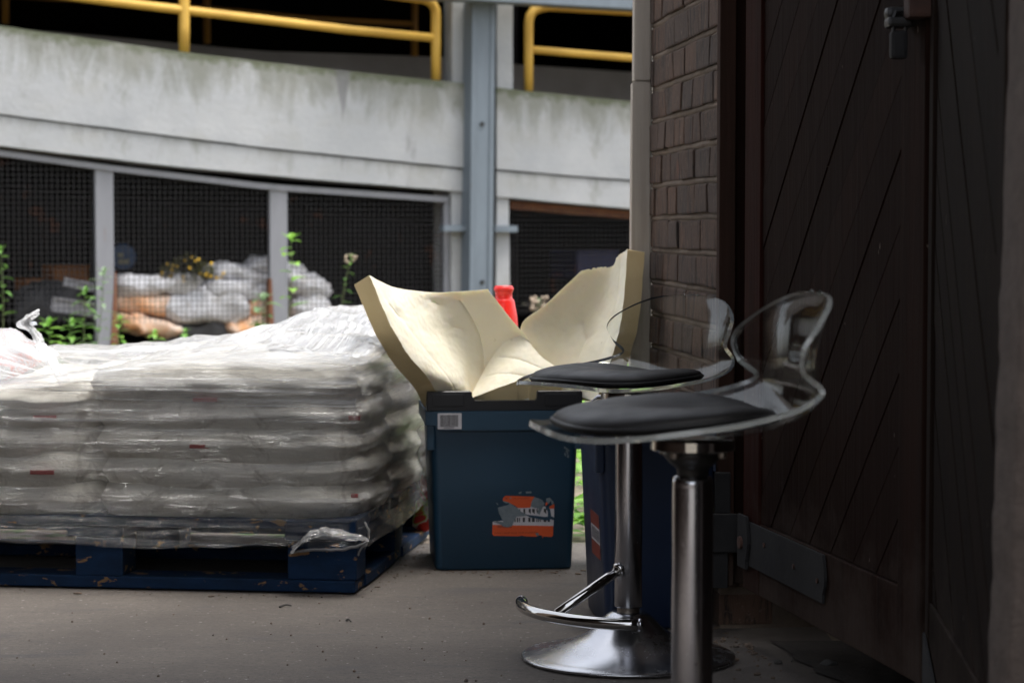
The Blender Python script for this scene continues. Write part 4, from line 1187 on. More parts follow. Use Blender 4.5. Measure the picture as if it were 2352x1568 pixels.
def pillow(bm, c, size, seed, M4=None, pinch=0.55, wr=0.012, n=22, pw=3.2):
    """a filled sack: flat box with soft corners, pinched edges and wrinkles"""
    c = Vector(c); lx, ly, lz = size
    verts = {}
    def P_(x, y, z):
        k = (round(x, 5), round(y, 5), round(z, 5))
        if k in verts: return verts[k]
        s = (abs(x) ** 5 + abs(y) ** 5 + 1e-9) ** 0.2
        rx = max(abs(x), abs(y))
        e = 2.8
        prof = (max(0, 1 - rx ** pw)) ** pinch
        zz = z * (0.06 + 0.94 * prof) if abs(z) < 1 else z * (0.06 + 0.94 * prof)
        kx = 1 - 0.035 * (y * y) + 0.0; ky = 1 - 0.05 * (x * x)
        if rx > 0.7:
            rnd = (abs(x) ** 6 + abs(y) ** 6) ** (1 / 6.0)
            x2, y2 = x / rnd * rx, y / rnd * rx
        else: x2, y2 = x, y
        p = Vector((x2 * kx * lx / 2, y2 * ky * ly / 2, zz * lz / 2))
        sd = Vector((seed * 3.7, seed * 1.3, seed * 2.1))
        w = noise.noise(p * 9 + sd) * wr + noise.noise(p * 24 + sd) * wr * 0.45
        p.z += w * 0.5
        p.x += noise.noise(p * 7 + sd * 2) * wr; p.y += noise.noise(p * 7 + sd * 3) * wr
        p += c
        if M4 is not None: p = M4 @ p
        v = bm.verts.new(p); verts[k] = v; return v
    ny = n; nzv = 4
    fs = []
    for s in (-1, 1):
        for i in range(n):
            for j in range(ny):
                x0, x1, y0, y1 = -1 + 2 * i / n, -1 + 2 * (i + 1) / n, -1 + 2 * j / ny, -1 + 2 * (j + 1) / ny
                f = [P_(x0, y0, s), P_(x1, y0, s), P_(x1, y1, s), P_(x0, y1, s)]
                bm.faces.new(f if s > 0 else f[::-1])
    for i in range(n):
        x0, x1 = -1 + 2 * i / n, -1 + 2 * (i + 1) / n
        for yy in (-1, 1): bm.faces.new([P_(x0, yy, -1), P_(x1, yy, -1), P_(x1, yy, 1), P_(x0, yy, 1)][:: (1 if yy < 0 else -1)])
        for xx in (-1, 1): bm.faces.new([P_(xx, x0, -1), P_(xx, x1, -1), P_(xx, x1, 1), P_(xx, x0, 1)][:: (-1 if xx < 0 else 1)])
LZ = 0.0635
GS = 'white sacks stacked on the blue pallet'
lay = ['bottom', 'second', 'third', 'fourth', 'top']
random.seed(21)
def sack(p0, p1, q0, q1, z, h, label, mat=M['sack'], rot=0.0, tilt=None, red=None, over=1.08, pinch=0.38):
    c = W_((p0 + p1) / 2, (q0 + q1) / 2, z + h / 2)
    bm = nb()
    Mx = Matrix.Rotation(PANG + rot, 4, 'Z') @ Matrix.Rotation(rr(-0.012, 0.012), 4, 'Y')
    if tilt: Mx = Matrix.Rotation(PANG + rot, 4, 'Z') @ Matrix.Rotation(tilt[0], 4, 'X') @ Matrix.Rotation(tilt[1], 4, 'Y')
    pillow(bm, (0, 0, 0), ((p1 - p0) * over, (q1 - q0) * over, h * (1.55 if pinch < 0.4 else 1.1)), rr(0, 50), Mx, pinch=pinch, wr=0.015, n=34, pw=9 if pinch < 0.4 else 3.2)
    o = build('sack', bm, mat, None, True); o.location = c
    tag(o, label, 'sack', GS)
    if red is not None:
        # short red stripe printed on the front edge of the sack
        b2 = nb()
        for (rp, rz_, rw, rh) in red:
            A = []
            for k in range(7):
                pp = rp + rw * (k / 6 - 0.5)
                wq = W_(pp, q0 - 0.024 + 0.002 * abs(k - 3) / 3, z + rz_) - c
                up = Vector((0, 0, rh / 2))
                A.append((b2.verts.new(wq + up + Vector((0, 0, 0.001 * rr(-1, 1)))), b2.verts.new(wq - up), b2.verts.new(wq + up + bdir * 0.01), b2.verts.new(wq - up + bdir * 0.01)))
            for a, b in zip(A, A[1:]):
                b2.faces.new((a[0], a[1], b[1], b[0])); b2.faces.new((a[0], b[0], b[2], a[2])); b2.faces.new((a[1], a[3], b[3], b[1]))
        build('red_stripe', b2, M['sack_red'], o)
    return o
cols = [(0.015, 0.60, 'right front corner'), (0.605, 1.19, 'left part of the front side')]
reds = {(4, 0): [(0.335, 0.004, 0.055, 0.009)], (2, 0): [(0.345, 0.028, 0.052, 0.008)], (3, 1): [(0.70, 0.024, 0.055, 0.008)], (1, 1): [(0.705, 0.03, 0.055, 0.009)]}
small = {(3, 0): [(0.004, 0.030, 0.026, 0.009)], (0, 0): [(0.004, 0.052, 0.016, 0.008)]}
for L_ in range(5):
    z = 0.165 + L_ * LZ
    for ci, (a, b, nm) in enumerate(cols):
        if ci == 1 and L_ == 4: continue
        j = rr(-0.012, 0.012)
        rd = reds.get((L_, ci)) or small.get((L_, ci))
        sack(a + (0 if ci == 0 else j), b + j, 0.012 + rr(0, 0.008), 0.49, z, LZ, 'dirty white sack, %s layer of the stack, at the %s' % (lay[L_], nm), red=rd)
    for ci, (a, b, nm) in enumerate(((0.012, 0.59, 'right rear corner'), (0.60, 1.19, 'left rear corner'))):
        if ci == 1: continue
        sack(a, b, 0.50, 0.985, z, LZ, 'dirty white sack, %s layer of the stack, at the %s' % (lay[L_], nm))
# fill the hidden left rear so nothing is hollow
for L_ in range(4):
    sack(0.60, 1.19, 0.50, 0.985, 0.165 + L_ * LZ, LZ, 'dirty white sack, %s layer of the stack, at the left rear corner' % lay[L_])
ZT = 0.165 + 5 * LZ
sack(0.03, 0.36, 0.55, 0.93, ZT - 0.03, 0.062, 'clean white sack heaped at the right rear of the stack, highest of all', M['sack_top'], rot=0.15, tilt=(R(5), R(-7)), pinch=0.5)
sack(0.62, 1.17, 0.015, 0.49, 0.405, 0.024, 'thin slumped dirty white sack on top at the front left of the stack')
sL = sack(0.84, 1.19, 0.12, 0.52, 0.435, 0.062, 'clean white sack with pink red lettering at the left end on top', M['sack_printed'], rot=-0.1, tilt=(R(-4), R(5)), pinch=0.5)
sM = sack(0.45, 0.83, 0.24, 0.60, 0.402, 0.020, 'flat white sack with orange red lettering in the middle of the top', M['sack_printed'], rot=0.05, pinch=0.4)
bm = nb()
# pink-red printed patch wrapped on the upper sack's front
N = 8
def patch_grid(bm, pc, fn, nx_, ny_):
    g_ = [[bm.verts.new(fn(i / nx_, j / ny_)) for i in range(nx_ + 1)] for j in range(ny_ + 1)]
    for j in range(ny_):
        for i in range(nx_): bm.faces.new((g_[j][i], g_[j][i + 1], g_[j + 1][i + 1], g_[j + 1][i]))

# ---- stretch film
def sst(a, b, x):
    t_ = min(1, max(0, (x - a) / (b - a))); return t_ * t_ * (3 - 2 * t_)
def top_h(p, q_):
    crest = lerp_poly([(0.0, 0.498), (0.25, 0.503), (0.50, 0.495), (0.68, 0.462), (0.80, 0.446), (1.2, 0.438)], p)
    rear = lerp_poly([(0.0, 0.515), (0.35, 0.528), (0.60, 0.505), (0.85, 0.482), (1.2, 0.478)], p)
    mid = 0.462 + 0.046 * (1 - sst(0.45, 0.68, p))
    h = mid + (crest - mid) * (1 - sst(0.02, 0.22, q_)) + (rear - mid) * sst(0.88, 0.975, q_)
    h += 0.006 * noise.noise(Vector((p * 9, q_ * 9, 0)))
    h += 0.082 * math.exp(-((p - 0.08) / 0.30) ** 4 - ((q_ - 0.78) / 0.28) ** 2)
    h += 0.035 * math.exp(-((p - 0.16) / 0.22) ** 2 - ((q_ - 0.30) / 0.22) ** 2)
    h += 0.092 * math.exp(-(((p - 1.03) / 0.20) ** 4) - ((q_ - 0.34) / 0.22) ** 2)
    return h
def film():
    bm = nb(); uvl = bm.loops.layers.uv.new('UVMap')
    hp_, hq = PL / 2 + 0.020, PD / 2 + 0.020
    NP = 320; per = []
    rc = 0.05
    # perimeter samples (rounded rectangle), starting at the front right going left
    segs = []
    total = 2 * (2 * hp_ + 2 * hq)
    for k in range(NP):
        d = k / NP * total
        if d < 2 * hp_: x, y = -hp_ + d, -hq
        elif d < 2 * hp_ + 2 * hq: x, y = hp_, -hq + (d - 2 * hp_)
        elif d < 4 * hp_ + 2 * hq: x, y = hp_ - (d - 2 * hp_ - 2 * hq), hq
        else: x, y = -hp_, hq - (d - 4 * hp_ - 2 * hq)
        # round corners
        ex = max(0, abs(x) - (hp_ - rc)); ey = max(0, abs(y) - (hq - rc))
        if ex > 0 and ey > 0:
            m_ = max(ex, ey); h_ = math.hypot(ex, ey)
            x = math.copysign(hp_ - rc + ex / h_ * m_, x); y = math.copysign(hq - rc + ey / h_ * m_, y)
        per.append((x, y, d))
    rows = []; NZ = 50; NC_ = 84
    def pt(k, j):
        x, y, d = per[k]
        p, q_ = x + PL / 2, y + PD / 2
        if j <= NZ:
            f = j / NZ
            edge = 0.102 + 0.012 * noise.noise(Vector((d * 3, 0, 0))) + 0.006 * noise.noise(Vector((d * 14, 0, 0)))
            if p < 0.0: edge -= 0.0
            th = top_h(min(max(p, 0), PL), min(max(q_, 0), PD))
            z = edge + (th - 0.012 - edge) * f
            layer = (z - 0.165) / LZ
            b = 0.010 * (abs(math.sin(math.pi * (layer - 0.05))) ** 0.6 - 0.85) if z > 0.165 else -0.004
            b += 0.007 * noise.noise(Vector((d * 3.0, z * 12, 1.7))) + 0.003 * noise.noise(Vector((d * 9, z * 60, 4)))
            b += 0.0030 * noise.noise(Vector(((d + z * 3.0) * 5, z * 55, 2)))
            fold = 1 - min(1, abs(noise.noise(Vector(((d * 0.9 + z * 2.2) * 2.2, (z * 3.0 - d * 0.55) * 5.5, 8)))) * 5.0)
            b += 0.0055 * fold * fold
            fold = 1 - min(1, abs(noise.noise(Vector(((d * 0.9 - z * 2.6) * 2.0, (z * 3.0 + d * 0.5) * 6.5, 12)))) * 5.0)
            b += 0.004 * fold * fold
            lean = 0.0
            b *= 1.0 if d < 0.001 else 0.45 + 0.55 * math.exp(-(min(d, total - d) / 0.35) ** 2)
            s = 1 + (b + lean) / 0.55
            return W_(PL / 2 + x * s, PD / 2 + y * s, z), (d, z)
        f = (j - NZ) / NC_
        f2 = 1 - f * 0.985
        f2 = f2 if f > 0.06 else 1 - f * 0.7
        x2, y2 = x * f2, y * f2
        p2, q2 = PL / 2 + x2, PD / 2 + y2
        th = top_h(min(max(p2, 0), PL), min(max(q2, 0), PD))
        rise = -0.012 * max(0, 1 - f / 0.05) ** 2
        n_ = 0.009 * noise.noise(Vector((p2 * 8, q2 * 10, 3))) + 0.004 * noise.noise(Vector((p2 * 26, q2 * 22, 3)))
        # crinkles over the heaps
        heap = min(1, max(0, (th - 0.490) / 0.03))
        dg = p2 * 0.8 + q2 * 0.6; dp = -p2 * 0.6 + q2 * 0.8
        wob = 0.05 * noise.noise(Vector((p2 * 5, q2 * 5, 4)))
        r1 = 1 - min(1, abs(noise.noise(Vector((dg * 2.4, (dp + wob) * 15, 19)))) * 3.6)
        r2_ = 1 - min(1, abs(noise.noise(Vector(((dg + wob) * 17, dp * 5, 29)))) * 4.5)
        r3_ = 1 - min(1, abs(noise.noise(Vector(((p2 + wob) * 3, q2 * 30, 39)))) * 4.0)
        n_ += (0.25 + 0.75 * heap) * (0.010 * r1 ** 2 + 0.004 * r2_ ** 3 * heap + 0.0035 * r3_ ** 2)
        n_ += heap * 0.012 * noise.noise(Vector((p2 * 9, q2 * 10, 9)))
        return W_(p2, q2, th + rise + n_ * min(1, f / 0.05) + 0.004), (d * f2, th + f * 0.5)
    g_ = []
    uvs = {}
    for j in range(NZ + NC_ + 1):
        row = []
        for k in range(NP):
            co, uv = pt(k, j); v = bm.verts.new(co - pr_); uvs[v] = uv; row.append(v)
        g_.append(row)
    for j in range(NZ + NC_):
        for k in range(NP):
            k2 = (k + 1) % NP
            f = bm.faces.new((g_[j][k], g_[j][k2], g_[j + 1][k2], g_[j + 1][k]))
            for lp_ in f.loops:
                u, v_ = uvs[lp_.vert]
                if k2 == 0 and lp_.vert in (g_[j][0], g_[j + 1][0]): u += total
                lp_[uvl].uv = (u, v_)
    o = build('film_sheet', bm, M['film'], None, True)
    return o
fm = empty('stretch_wrap', pr_, 'clear stretch film wound tightly around the stack of sacks and its pallet', 'plastic wrap')
fo = film(); fo.parent = fm
# bunched loose film over the right-rear heap and the left lump
def loose(name, pts, width, seed, parent=fm, n=60, m=24, amp=0.012, mat='film_loose'):
    """crumpled strip of film following a 3D path"""
    bm = nb(); uvl = bm.loops.layers.uv.new('UVMap'); g_ = []; uvs = {}
    for i in range(n + 1):
        c = Vector(cr([tuple(p) for p in pts], i / n)); c2_ = Vector(cr([tuple(p) for p in pts], min(1, (i + 1) / n))); 
        if i == n: c2_ = c; c_ = Vector(cr([tuple(p) for p in pts], (i - 1) / n)); tdir = (c - c_).normalized()
        else: tdir = (c2_ - c).normalized()
        side = tdir.cross(Vector((0, -0.35, 1))).normalized(); up = side.cross(tdir).normalized()
        w = width(i / n) if callable(width) else width
        row = []
        for j in range(m + 1):
            s = (j / m - 0.5) * 2
            nn = amp * (noise.noise(Vector((i / n * 6, s * 2.5, seed))) + 0.6 * abs(noise.noise(Vector((i / n * 14, s * 7, seed + 3)))) + 0.35 * noise.noise(Vector((i / n * 30, s * 14, seed + 5))))
            p = c + side * (s * w / 2 * (1 + 0.12 * noise.noise(Vector((i / n * 9, seed, s))))) + up * (nn + 0.10 * w * (1 - s * s))
            v = bm.verts.new(p - pr_); uvs[v] = (i / n * 0.5, s * w); row.append(v)
        g_.append(row)
    for i in range(n):
        for j in range(m):
            f = bm.faces.new((g_[i][j], g_[i][j + 1], g_[i + 1][j + 1], g_[i + 1][j]))
            for lp_ in f.loops: lp_[uvl].uv = uvs[lp_.vert]
    return build(name, bm, M[mat], parent, True)
# twisted upright tail at the left
loose('twisted_tail', [at(100, 800, 5.28), at(82, 770, 5.27), at(62, 745, 5.26), at(72, 728, 5.26), at(92, 718, 5.26)], lambda t_: 0.034 + 0.016 * math.sin(t_ * 3), 2.0, amp=0.006)
loose('loose_fold', [at(92, 792, 5.18), at(112, 822, 5.14), at(132, 850, 5.10), at(150, 880, 5.07)], 0.030, 8.0, amp=0.008)
# knotted strand at the right front corner of the pallet
bm = nb()
zk = 0.105
def strand(pts, r, sd):
    P2_ = [Vector(cr([tuple(p) for p in pts], i / 30)) for i in range(31)]
    P2_ = [p + Vector((noise.noise(Vector((i * .3, sd, 0))), noise.noise(Vector((i * .3, sd, 5))), noise.noise(Vector((i * .4, sd, 9))))) * 0.003 - pr_ for i, p in enumerate(P2_)]
    tube(bm, P2_, [r * (1 + 0.35 * noise.noise(Vector((i * .5, sd, 3)))) for i in range(31)], 8)
e_ = 4.90
strand([at(668, 1268, 4.915), at(700, 1240, 4.90), at(722, 1222, 4.895), at(745, 1218, 4.895), at(762, 1228, 4.89)], 0.0030, 1)
strand([at(668, 1268, 4.915), at(720, 1262, 4.90), at(780, 1262, 4.89), at(825, 1252, 4.885), at(845, 1242, 4.91)], 0.0032, 2)
strand([at(838, 1200, 4.905), at(846, 1215, 4.90), at(845, 1243, 4.90), at(830, 1258, 4.89), at(822, 1275, 4.895)], 0.0022, 4)
M['film_cord'] = simple('bunched_plastic', (0.22, 0.22, 0.22), (0.12, 0.12, 0.13), 0.45, scale=60, b=0.6, bd=0.003)
ks = build('knotted_strand', bm, M['film_cord'], fm, True)
loose('loose_fold', [at(672, 1266, 4.905), at(712, 1232, 4.885), at(760, 1222, 4.88), at(805, 1232, 4.88), at(842, 1240, 4.90)], 0.030, 21.0, amp=0.008)

# printed pink lettering patches lying on the sacks under the film
def sheet_patch(name, corners, label, parent):
    bm = nb(); g_ = []
    a, b, c, d = corners
    for j in range(7):
        row = []
        for i in range(13):
            u, v = i / 12, j / 6
            p = (a.lerp(b, u)).lerp(d.lerp(c, u), v)
            row.append(bm.verts.new(p + Vector((0, 0, 0.003 * noise.noise(p * 30))) - parent.location))
        g_.append(row)
    for j in range(6):
        for i in range(12): bm.faces.new((g_[j][i], g_[j][i + 1], g_[j + 1][i + 1], g_[j + 1][i]))
    return build(name, bm, M['sack_pink'], parent, True)
# ---- printed bag between pallet and crate
t0 = grd(972, 1290)
bm = nb()
pillow(bm, (0, 0, 0.0), (0.055, 0.08, 0.19), 4, Matrix.Rotation(R(20), 4, 'Y') @ Matrix.Rotation(R(8), 4, 'X'), pinch=0.4, wr=0.03, n=24)
o = build('plastic_bag', bm, M['packet'], None, True); o.location = at(984, 1140, 5.74)
tag(o, 'crumpled red and green printed plastic bag wedged between the pallet and the teal crate', 'plastic bag')
bm = nb()
pillow(bm, (0, 0, 0.0), (0.06, 0.08, 0.14), 9, Matrix.Rotation(R(-8), 4, 'Y'), pinch=0.5, wr=0.02, n=24)
o = build('rag', bm, simple('beige_cloth', (0.26, 0.22, 0.18), (0.17, 0.14, 0.12), 0.9, scale=9), None, True); o.location = at(985, 1040, 5.72)
tag(o, 'dull beige crumpled cloth stuffed behind the left side of the teal crate', 'cloth')

# ================================================================== CAR PARK
O_ = Vector((-2.827, 12.5, 0)); E_ = Vector((2.494, 1.25, 0)).normalized(); N_ = Vector((-E_.y, E_.x, 0))   # N_ inward
def fac(px, py, off=0.0):
    """pixel -> (s,z) on the facade plane pushed inward by off"""
    d = ray(px, py); o = Vector((0, 0, H)); B = O_ + N_ * off
    k = (B - o).dot(N_) / d.dot(N_); P_ = o + d * k
    return (P_ - B).dot(E_), P_.z
def FW(s, off, z): return O_ + E_ * s + N_ * off + Vector((0, 0, z))
cp = empty('car_park', O_, 'weathered white concrete car park ramp building with stained parapets', 'building')
def ext_line(pts, x0=-900, x1=2600):
    (a0, b0), (a1, b1) = pts[0], pts[1]; (c0, d0), (c1, d1) = pts[-2], pts[-1]
    return [(x0, b0 + (b1 - b0) / (a1 - a0) * (x0 - a0))] + pts + [(x1, d1 + (d1 - d0) / (c1 - c0) * (x1 - c1))]
def curve_s(pts, off=0.0):
    return [fac(x, y, off) for x, y in pts]
def band(name, top, bot, off0, off1, x0, x1, n=60, mat=M['concrete_wall'], voff=0.0, rag=0.004, parent=cp):
    """a wall band: top/bottom polylines in measured px, from off0 (front) to off1 (back)"""
    bm = nb(); uvl = bm.loops.layers.uv.new('UVMap'); rows = []
    NVV = 8; uvs = {}
    for i in range(n + 1):
        px = x0 + (x1 - x0) * i / n
        st, zt = fac(px, lerp_poly(top, px), off0); sb, zb = fac(px, lerp_poly(bot, px), off0)
        s = st
        zt += rag * noise.noise(Vector((s * 6, 1, voff))); zb += rag * 0.6 * noise.noise(Vector((s * 7, 5, voff)))
        fr_ = []
        for j in range(NVV + 1):
            z = zt + (zb - zt) * j / NVV
            v = bm.verts.new(FW(s, off0, z) - O_); uvs[v] = (s, (zt - z) + voff); fr_.append(v)
        b0 = bm.verts.new(FW(s, off1, zt) - O_); uvs[b0] = (s, voff + 0.0)
        b1 = bm.verts.new(FW(s, off1, zb) - O_); uvs[b1] = (s, zt - zb + voff)
        rows.append((fr_, b0, b1))
    for (A, a0, a1), (B, b0, b1) in zip(rows, rows[1:]):
        fl = [(A[j], B[j], B[j + 1], A[j + 1]) for j in range(NVV)] + [(A[0], a0, b0, B[0]), (A[-1], B[-1], b1, a1), (a0, a1, b1, b0)]
        for f in fl:
            ff = bm.faces.new(f)
            for lp_ in ff.loops: lp_[uvl].uv = uvs[lp_.vert]
    for (A, a0, a1) in (rows[0], rows[-1]):
        ff = bm.faces.new(A + [a1, a0])
        for lp_ in ff.loops: lp_[uvl].uv = uvs[lp_.vert]
    return build(name, bm, mat, parent)
topL = ext_line([(0, 60), (200, 88), (420, 120), (700, 153), (1050, 190)])
midL = ext_line([(0, 262), (300, 300), (600, 338), (1070, 386)])
botL = ext_line([(0, 335), (400, 382), (700, 410), (1040, 438)])
topR = ext_line([(1140, 202), (1180, 206), (1450, 233)])
midR = ext_line([(1140, 388), (1300, 402), (1450, 413)])
botR = ext_line([(1140, 452), (1170, 454), (1450, 479)])
def dy(pts, d): return [(x, y + d) for x, y in pts]
XM = 1107
band('parapet', topL, midL, 0.0, 0.16, -600, 1072, 90)
band('parapet', topR, midR, 0.0, 0.16, 1141, 2300, 50)
band('slab_edge', dy(midL, 4.5), botL, 0.012, 0.30, -600, 1072, 90, voff=0.22)
band('slab_edge', dy(midR, 4.5), botR, 0.012, 0.30, 1141, 2300, 50, voff=0.22)
# piers behind the steel column
def rectpart(name, px0, px1, z0, z1, off0, off1, mat, voff=0.3, parent=cp, pyref=520, rag=0.003):
    bm = nb(); uvl = bm.loops.layers.uv.new('UVMap')
    s0, _ = fac(px0, pyref, off0); s1, _ = fac(px1, pyref, off0)
    n = 24; uvs = {}; g_ = []
    for j in range(n + 1):
        z = z0 + (z1 - z0) * j / n; e0, e1 = rag * noise.noise(Vector((s0 * 9, z * 7, 1))) * 2, rag * noise.noise(Vector((s1 * 9, z * 7, 4))) * 2
        row = [bm.verts.new(FW(s0 + e0, off0, z) - O_), bm.verts.new(FW(s1 + e1, off0, z) - O_), bm.verts.new(FW(s1 + e1, off1, z) - O_), bm.verts.new(FW(s0 + e0, off1, z) - O_)]
        for v, s in zip(row, (s0, s1, s1 + .2, s0 - .2)): uvs[v] = (s, z1 - z + voff)
        g_.append(row)
    for A, B in zip(g_, g_[1:]):
        for k in range(4): 
            ff = bm.faces.new((A[k], A[(k + 1) % 4], B[(k + 1) % 4], B[k]))
            for lp_ in ff.loops: lp_[uvl].uv = uvs[lp_.vert]
    bm.faces.new(g_[0][::-1]); bm.faces.new(g_[-1])
    return build(name, bm, mat, parent)
zl = fac(1050, 437)[1]; zr = fac(1160, 453)[1]
rectpart('pier', 1037, 1073.5, 0, zl + 0.02, 0.03, 0.29, M['concrete_wall'], 0.35)
rectpart('pier', 1140, 1170, 0, zr + 0.02, 0.03, 0.29, M['concrete_wall'], 0.35)
zl2 = fac(1050, 192)[1]; zr2 = fac(1160, 204)[1]
rectpart('pier', 1040, 1071.5, zl2 - 0.02, 3.3, 0.03, 0.15, M['concrete_wall'], 0.2)
rectpart('pier', 1142, 1178, zr2 - 0.02, 3.3, 0.03, 0.15, M['concrete_wall'], 0.2)
rectpart('pier_core', 1070, 1143, 0, 3.3, 0.10, 0.28, simple('grimy_joint', (0.10, 0.10, 0.09), (0.05, 0.05, 0.045), 0.9, scale=12, b=0.6), 0.2)
# interior: decks, far parapet, ceiling, back wall
def slab(name, s0, s1, o0, o1, z0a, z0b, th, mat):
    bm = nb()
    hexa(bm, [FW(s0, o0, z0a - th) - O_, FW(s1, o0, z0b - th) - O_, FW(s1, o1, z0b - th) - O_, FW(s0, o1, z0a - th) - O_, FW(s0, o0, z0a) - O_, FW(s1, o0, z0b) - O_, FW(s1, o1, z0b) - O_, FW(s0, o1, z0a) - O_])
    return build(name, bm, mat, cp)
sA, zA = fac(-300, 320, 0.31); sB, zB = fac(1900, 480, 0.31)
zA2 = fac(-300, lerp_poly(midL, -300), 0.31)[1]; zB2 = fac(1900, lerp_poly(midR, 1900), 0.31)[1]
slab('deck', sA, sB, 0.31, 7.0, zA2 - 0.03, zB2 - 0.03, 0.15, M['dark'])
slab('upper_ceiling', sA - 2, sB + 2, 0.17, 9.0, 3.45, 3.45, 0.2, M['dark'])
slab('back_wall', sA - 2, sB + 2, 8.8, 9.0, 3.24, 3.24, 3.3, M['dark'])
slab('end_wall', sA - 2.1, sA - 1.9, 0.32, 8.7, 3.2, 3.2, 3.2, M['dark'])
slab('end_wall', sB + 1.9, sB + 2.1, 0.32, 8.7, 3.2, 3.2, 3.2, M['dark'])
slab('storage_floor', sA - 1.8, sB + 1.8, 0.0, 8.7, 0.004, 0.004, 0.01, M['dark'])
# upper fascia beyond the top edge of the picture
bm = nb()
hexa(bm, [FW(-4, 0, 2.6) - O_, FW(9, 0, 2.6) - O_, FW(9, 0.16, 2.6) - O_, FW(-4, 0.16, 2.6) - O_, FW(-4, 0, 3.6) - O_, FW(9, 0, 3.6) - O_, FW(9, 0.16, 3.6) - O_, FW(-4, 0.16, 3.6) - O_])
build('upper_parapet', bm, M['far_wall'], cp)
# far kerb wall across the ramp
farT = [(-900, -10), (200, 80), (600, 118), (1040, 132), (1180, 148), (1450, 166), (2600, 240)]
farB = [(x, y + 190) for x, y in farT]
band('inner_wall', farT, farB, 3.2, 3.35, -300, 2000, 40, M['far_wall'], rag=0)
# drain stain boss and conduit details are in the material

# ---- railings
def frail(name, label, parts, mat, off, rad, grp=None):
    root = empty(name, O_, label, 'railing', group=grp)
    for nm, pts, r_ in parts:
        bm = nb()
        P3 = []
        for (x, y) in pts:
            s, z = fac(x, y, off); P3.append(FW(s, off, z) - O_)
        tube(bm, P3, r_, 14)
        build(nm, bm, mat, root, True)
    return root
K = 0.00255
frail('yellow_railing', 'yellow tubular railing on the long left parapet of the car park ramp', [
  ('post', [(412 + 11, 122), (423, 60), (423, -60), (423, -130)], 0.031),
  ('end_post', [(1001, 190), (1001, 100), (1001, 40), (1000, 22), (992, 8), (975, -2), (700, -38), (423, -72), (0, -130), (-400, -190)], 0.030),
  ('mid_rail', [(-500, -115), (0, -30), (230, 1), (423, 24), (600, 45), (800, 69), (1000, 88)], 0.025)], M['yellow'], 0.07, 0.03, 'front yellow railings')
frail('yellow_railing', 'short yellow railing with a rounded corner on the right parapet beside the brick pillar', [
  ('end_post', [(1214, 212), (1214, 120), (1214, 55), (1217, 38), (1226, 25), (1242, 18), (1262, 15), (1350, 20), (1455, 26), (1800, 50)], 0.029),
  ('mid_rail', [(1214, 114), (1330, 124), (1455, 134), (1800, 164)], 0.023)], M['yellow'], 0.07, 0.03, 'front yellow railings')
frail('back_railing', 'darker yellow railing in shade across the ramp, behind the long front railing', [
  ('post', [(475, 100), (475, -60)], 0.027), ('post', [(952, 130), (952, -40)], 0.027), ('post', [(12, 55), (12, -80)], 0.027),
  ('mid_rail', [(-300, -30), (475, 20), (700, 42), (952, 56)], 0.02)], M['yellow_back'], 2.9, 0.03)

# ---- steel column with clamp and beam
sc_, _ = fac(1107, 520, -0.10)
Cb = FW(sc_, -0.10, 0)
col_ = empty('steel_column', Cb, 'blue grey painted steel column bolted to the concrete piers', 'column')
def cbox(bm, px0, px1, z0, z1, off0, off1, bev=0.004, lean=0.0):
    s0, _ = fac(px0, 520, off0); s1, _ = fac(px1, 520, off0)
    pts = []
    for z in (z0, z1):
        dl = lean * (z - 1.0)
        pts += [FW(s0 + dl, off0, z) - Cb, FW(s1 + dl, off0, z) - Cb, FW(s1 + dl, off1, z) - Cb, FW(s0 + dl, off1, z) - Cb]
    vs = hexa(bm, pts)
    if bev: bmesh.ops.bevel(bm, geom=list(set(e for v in vs for e in v.link_edges)), offset=bev, segments=2, affect='EDGES')
bm = nb()
cbox(bm, 1080.5, 1092, 0, 2.14, -0.10, 0.02, 0.003, 0.012); cbox(bm, 1123, 1134, 0, 2.14, -0.10, 0.02, 0.003, 0.012)
cbox(bm, 1091.7, 1123.3, 0, 2.14, -0.092, -0.075, 0.0, 0.012)
build('shaft', bm, M['steel_grey'], col_)
for py in (285, 648):
    bm = nb(); s, z = fac(1107, py, -0.093); c = FW(s, -0.092, z) - Cb
    tube(bm, [c, c - N_ * 0.012], 0.013, 10)
    build('bolt', bm, M['blackiron'], col_)
bm = nb()
zc0, zc1 = fac(1107, 532, -0.10)[1], fac(1107, 517, -0.10)[1]
cbox(bm, 1019, 1077, zc0, zc1, -0.04, 0.02, 0.003); cbox(bm, 1137, 1190, zc0 - .004, zc1 - .004, -0.04, 0.02, 0.003)
build('clamp', bm, M['steel_grey'], col_)
bm = nb()
zb_ = fac(1107, 9, -0.2)[1]
s0, _ = fac(820, 10, -0.2); s1, _ = fac(1900, 10, -0.2)
hexa(bm, [FW(s0, -0.25, zb_ + 0.02) - Cb, FW(s1, -0.25, zb_ - 0.0) - Cb, FW(s1, -0.06, zb_ - 0.0) - Cb, FW(s0, -0.06, zb_ + 0.02) - Cb, FW(s0, -0.25, zb_ + 0.2) - Cb, FW(s1, -0.25, zb_ + 0.18) - Cb, FW(s1, -0.06, zb_ + 0.18) - Cb, FW(s0, -0.06, zb_ + 0.2) - Cb])
build('cross_beam', bm, M['steel_grey'], col_)

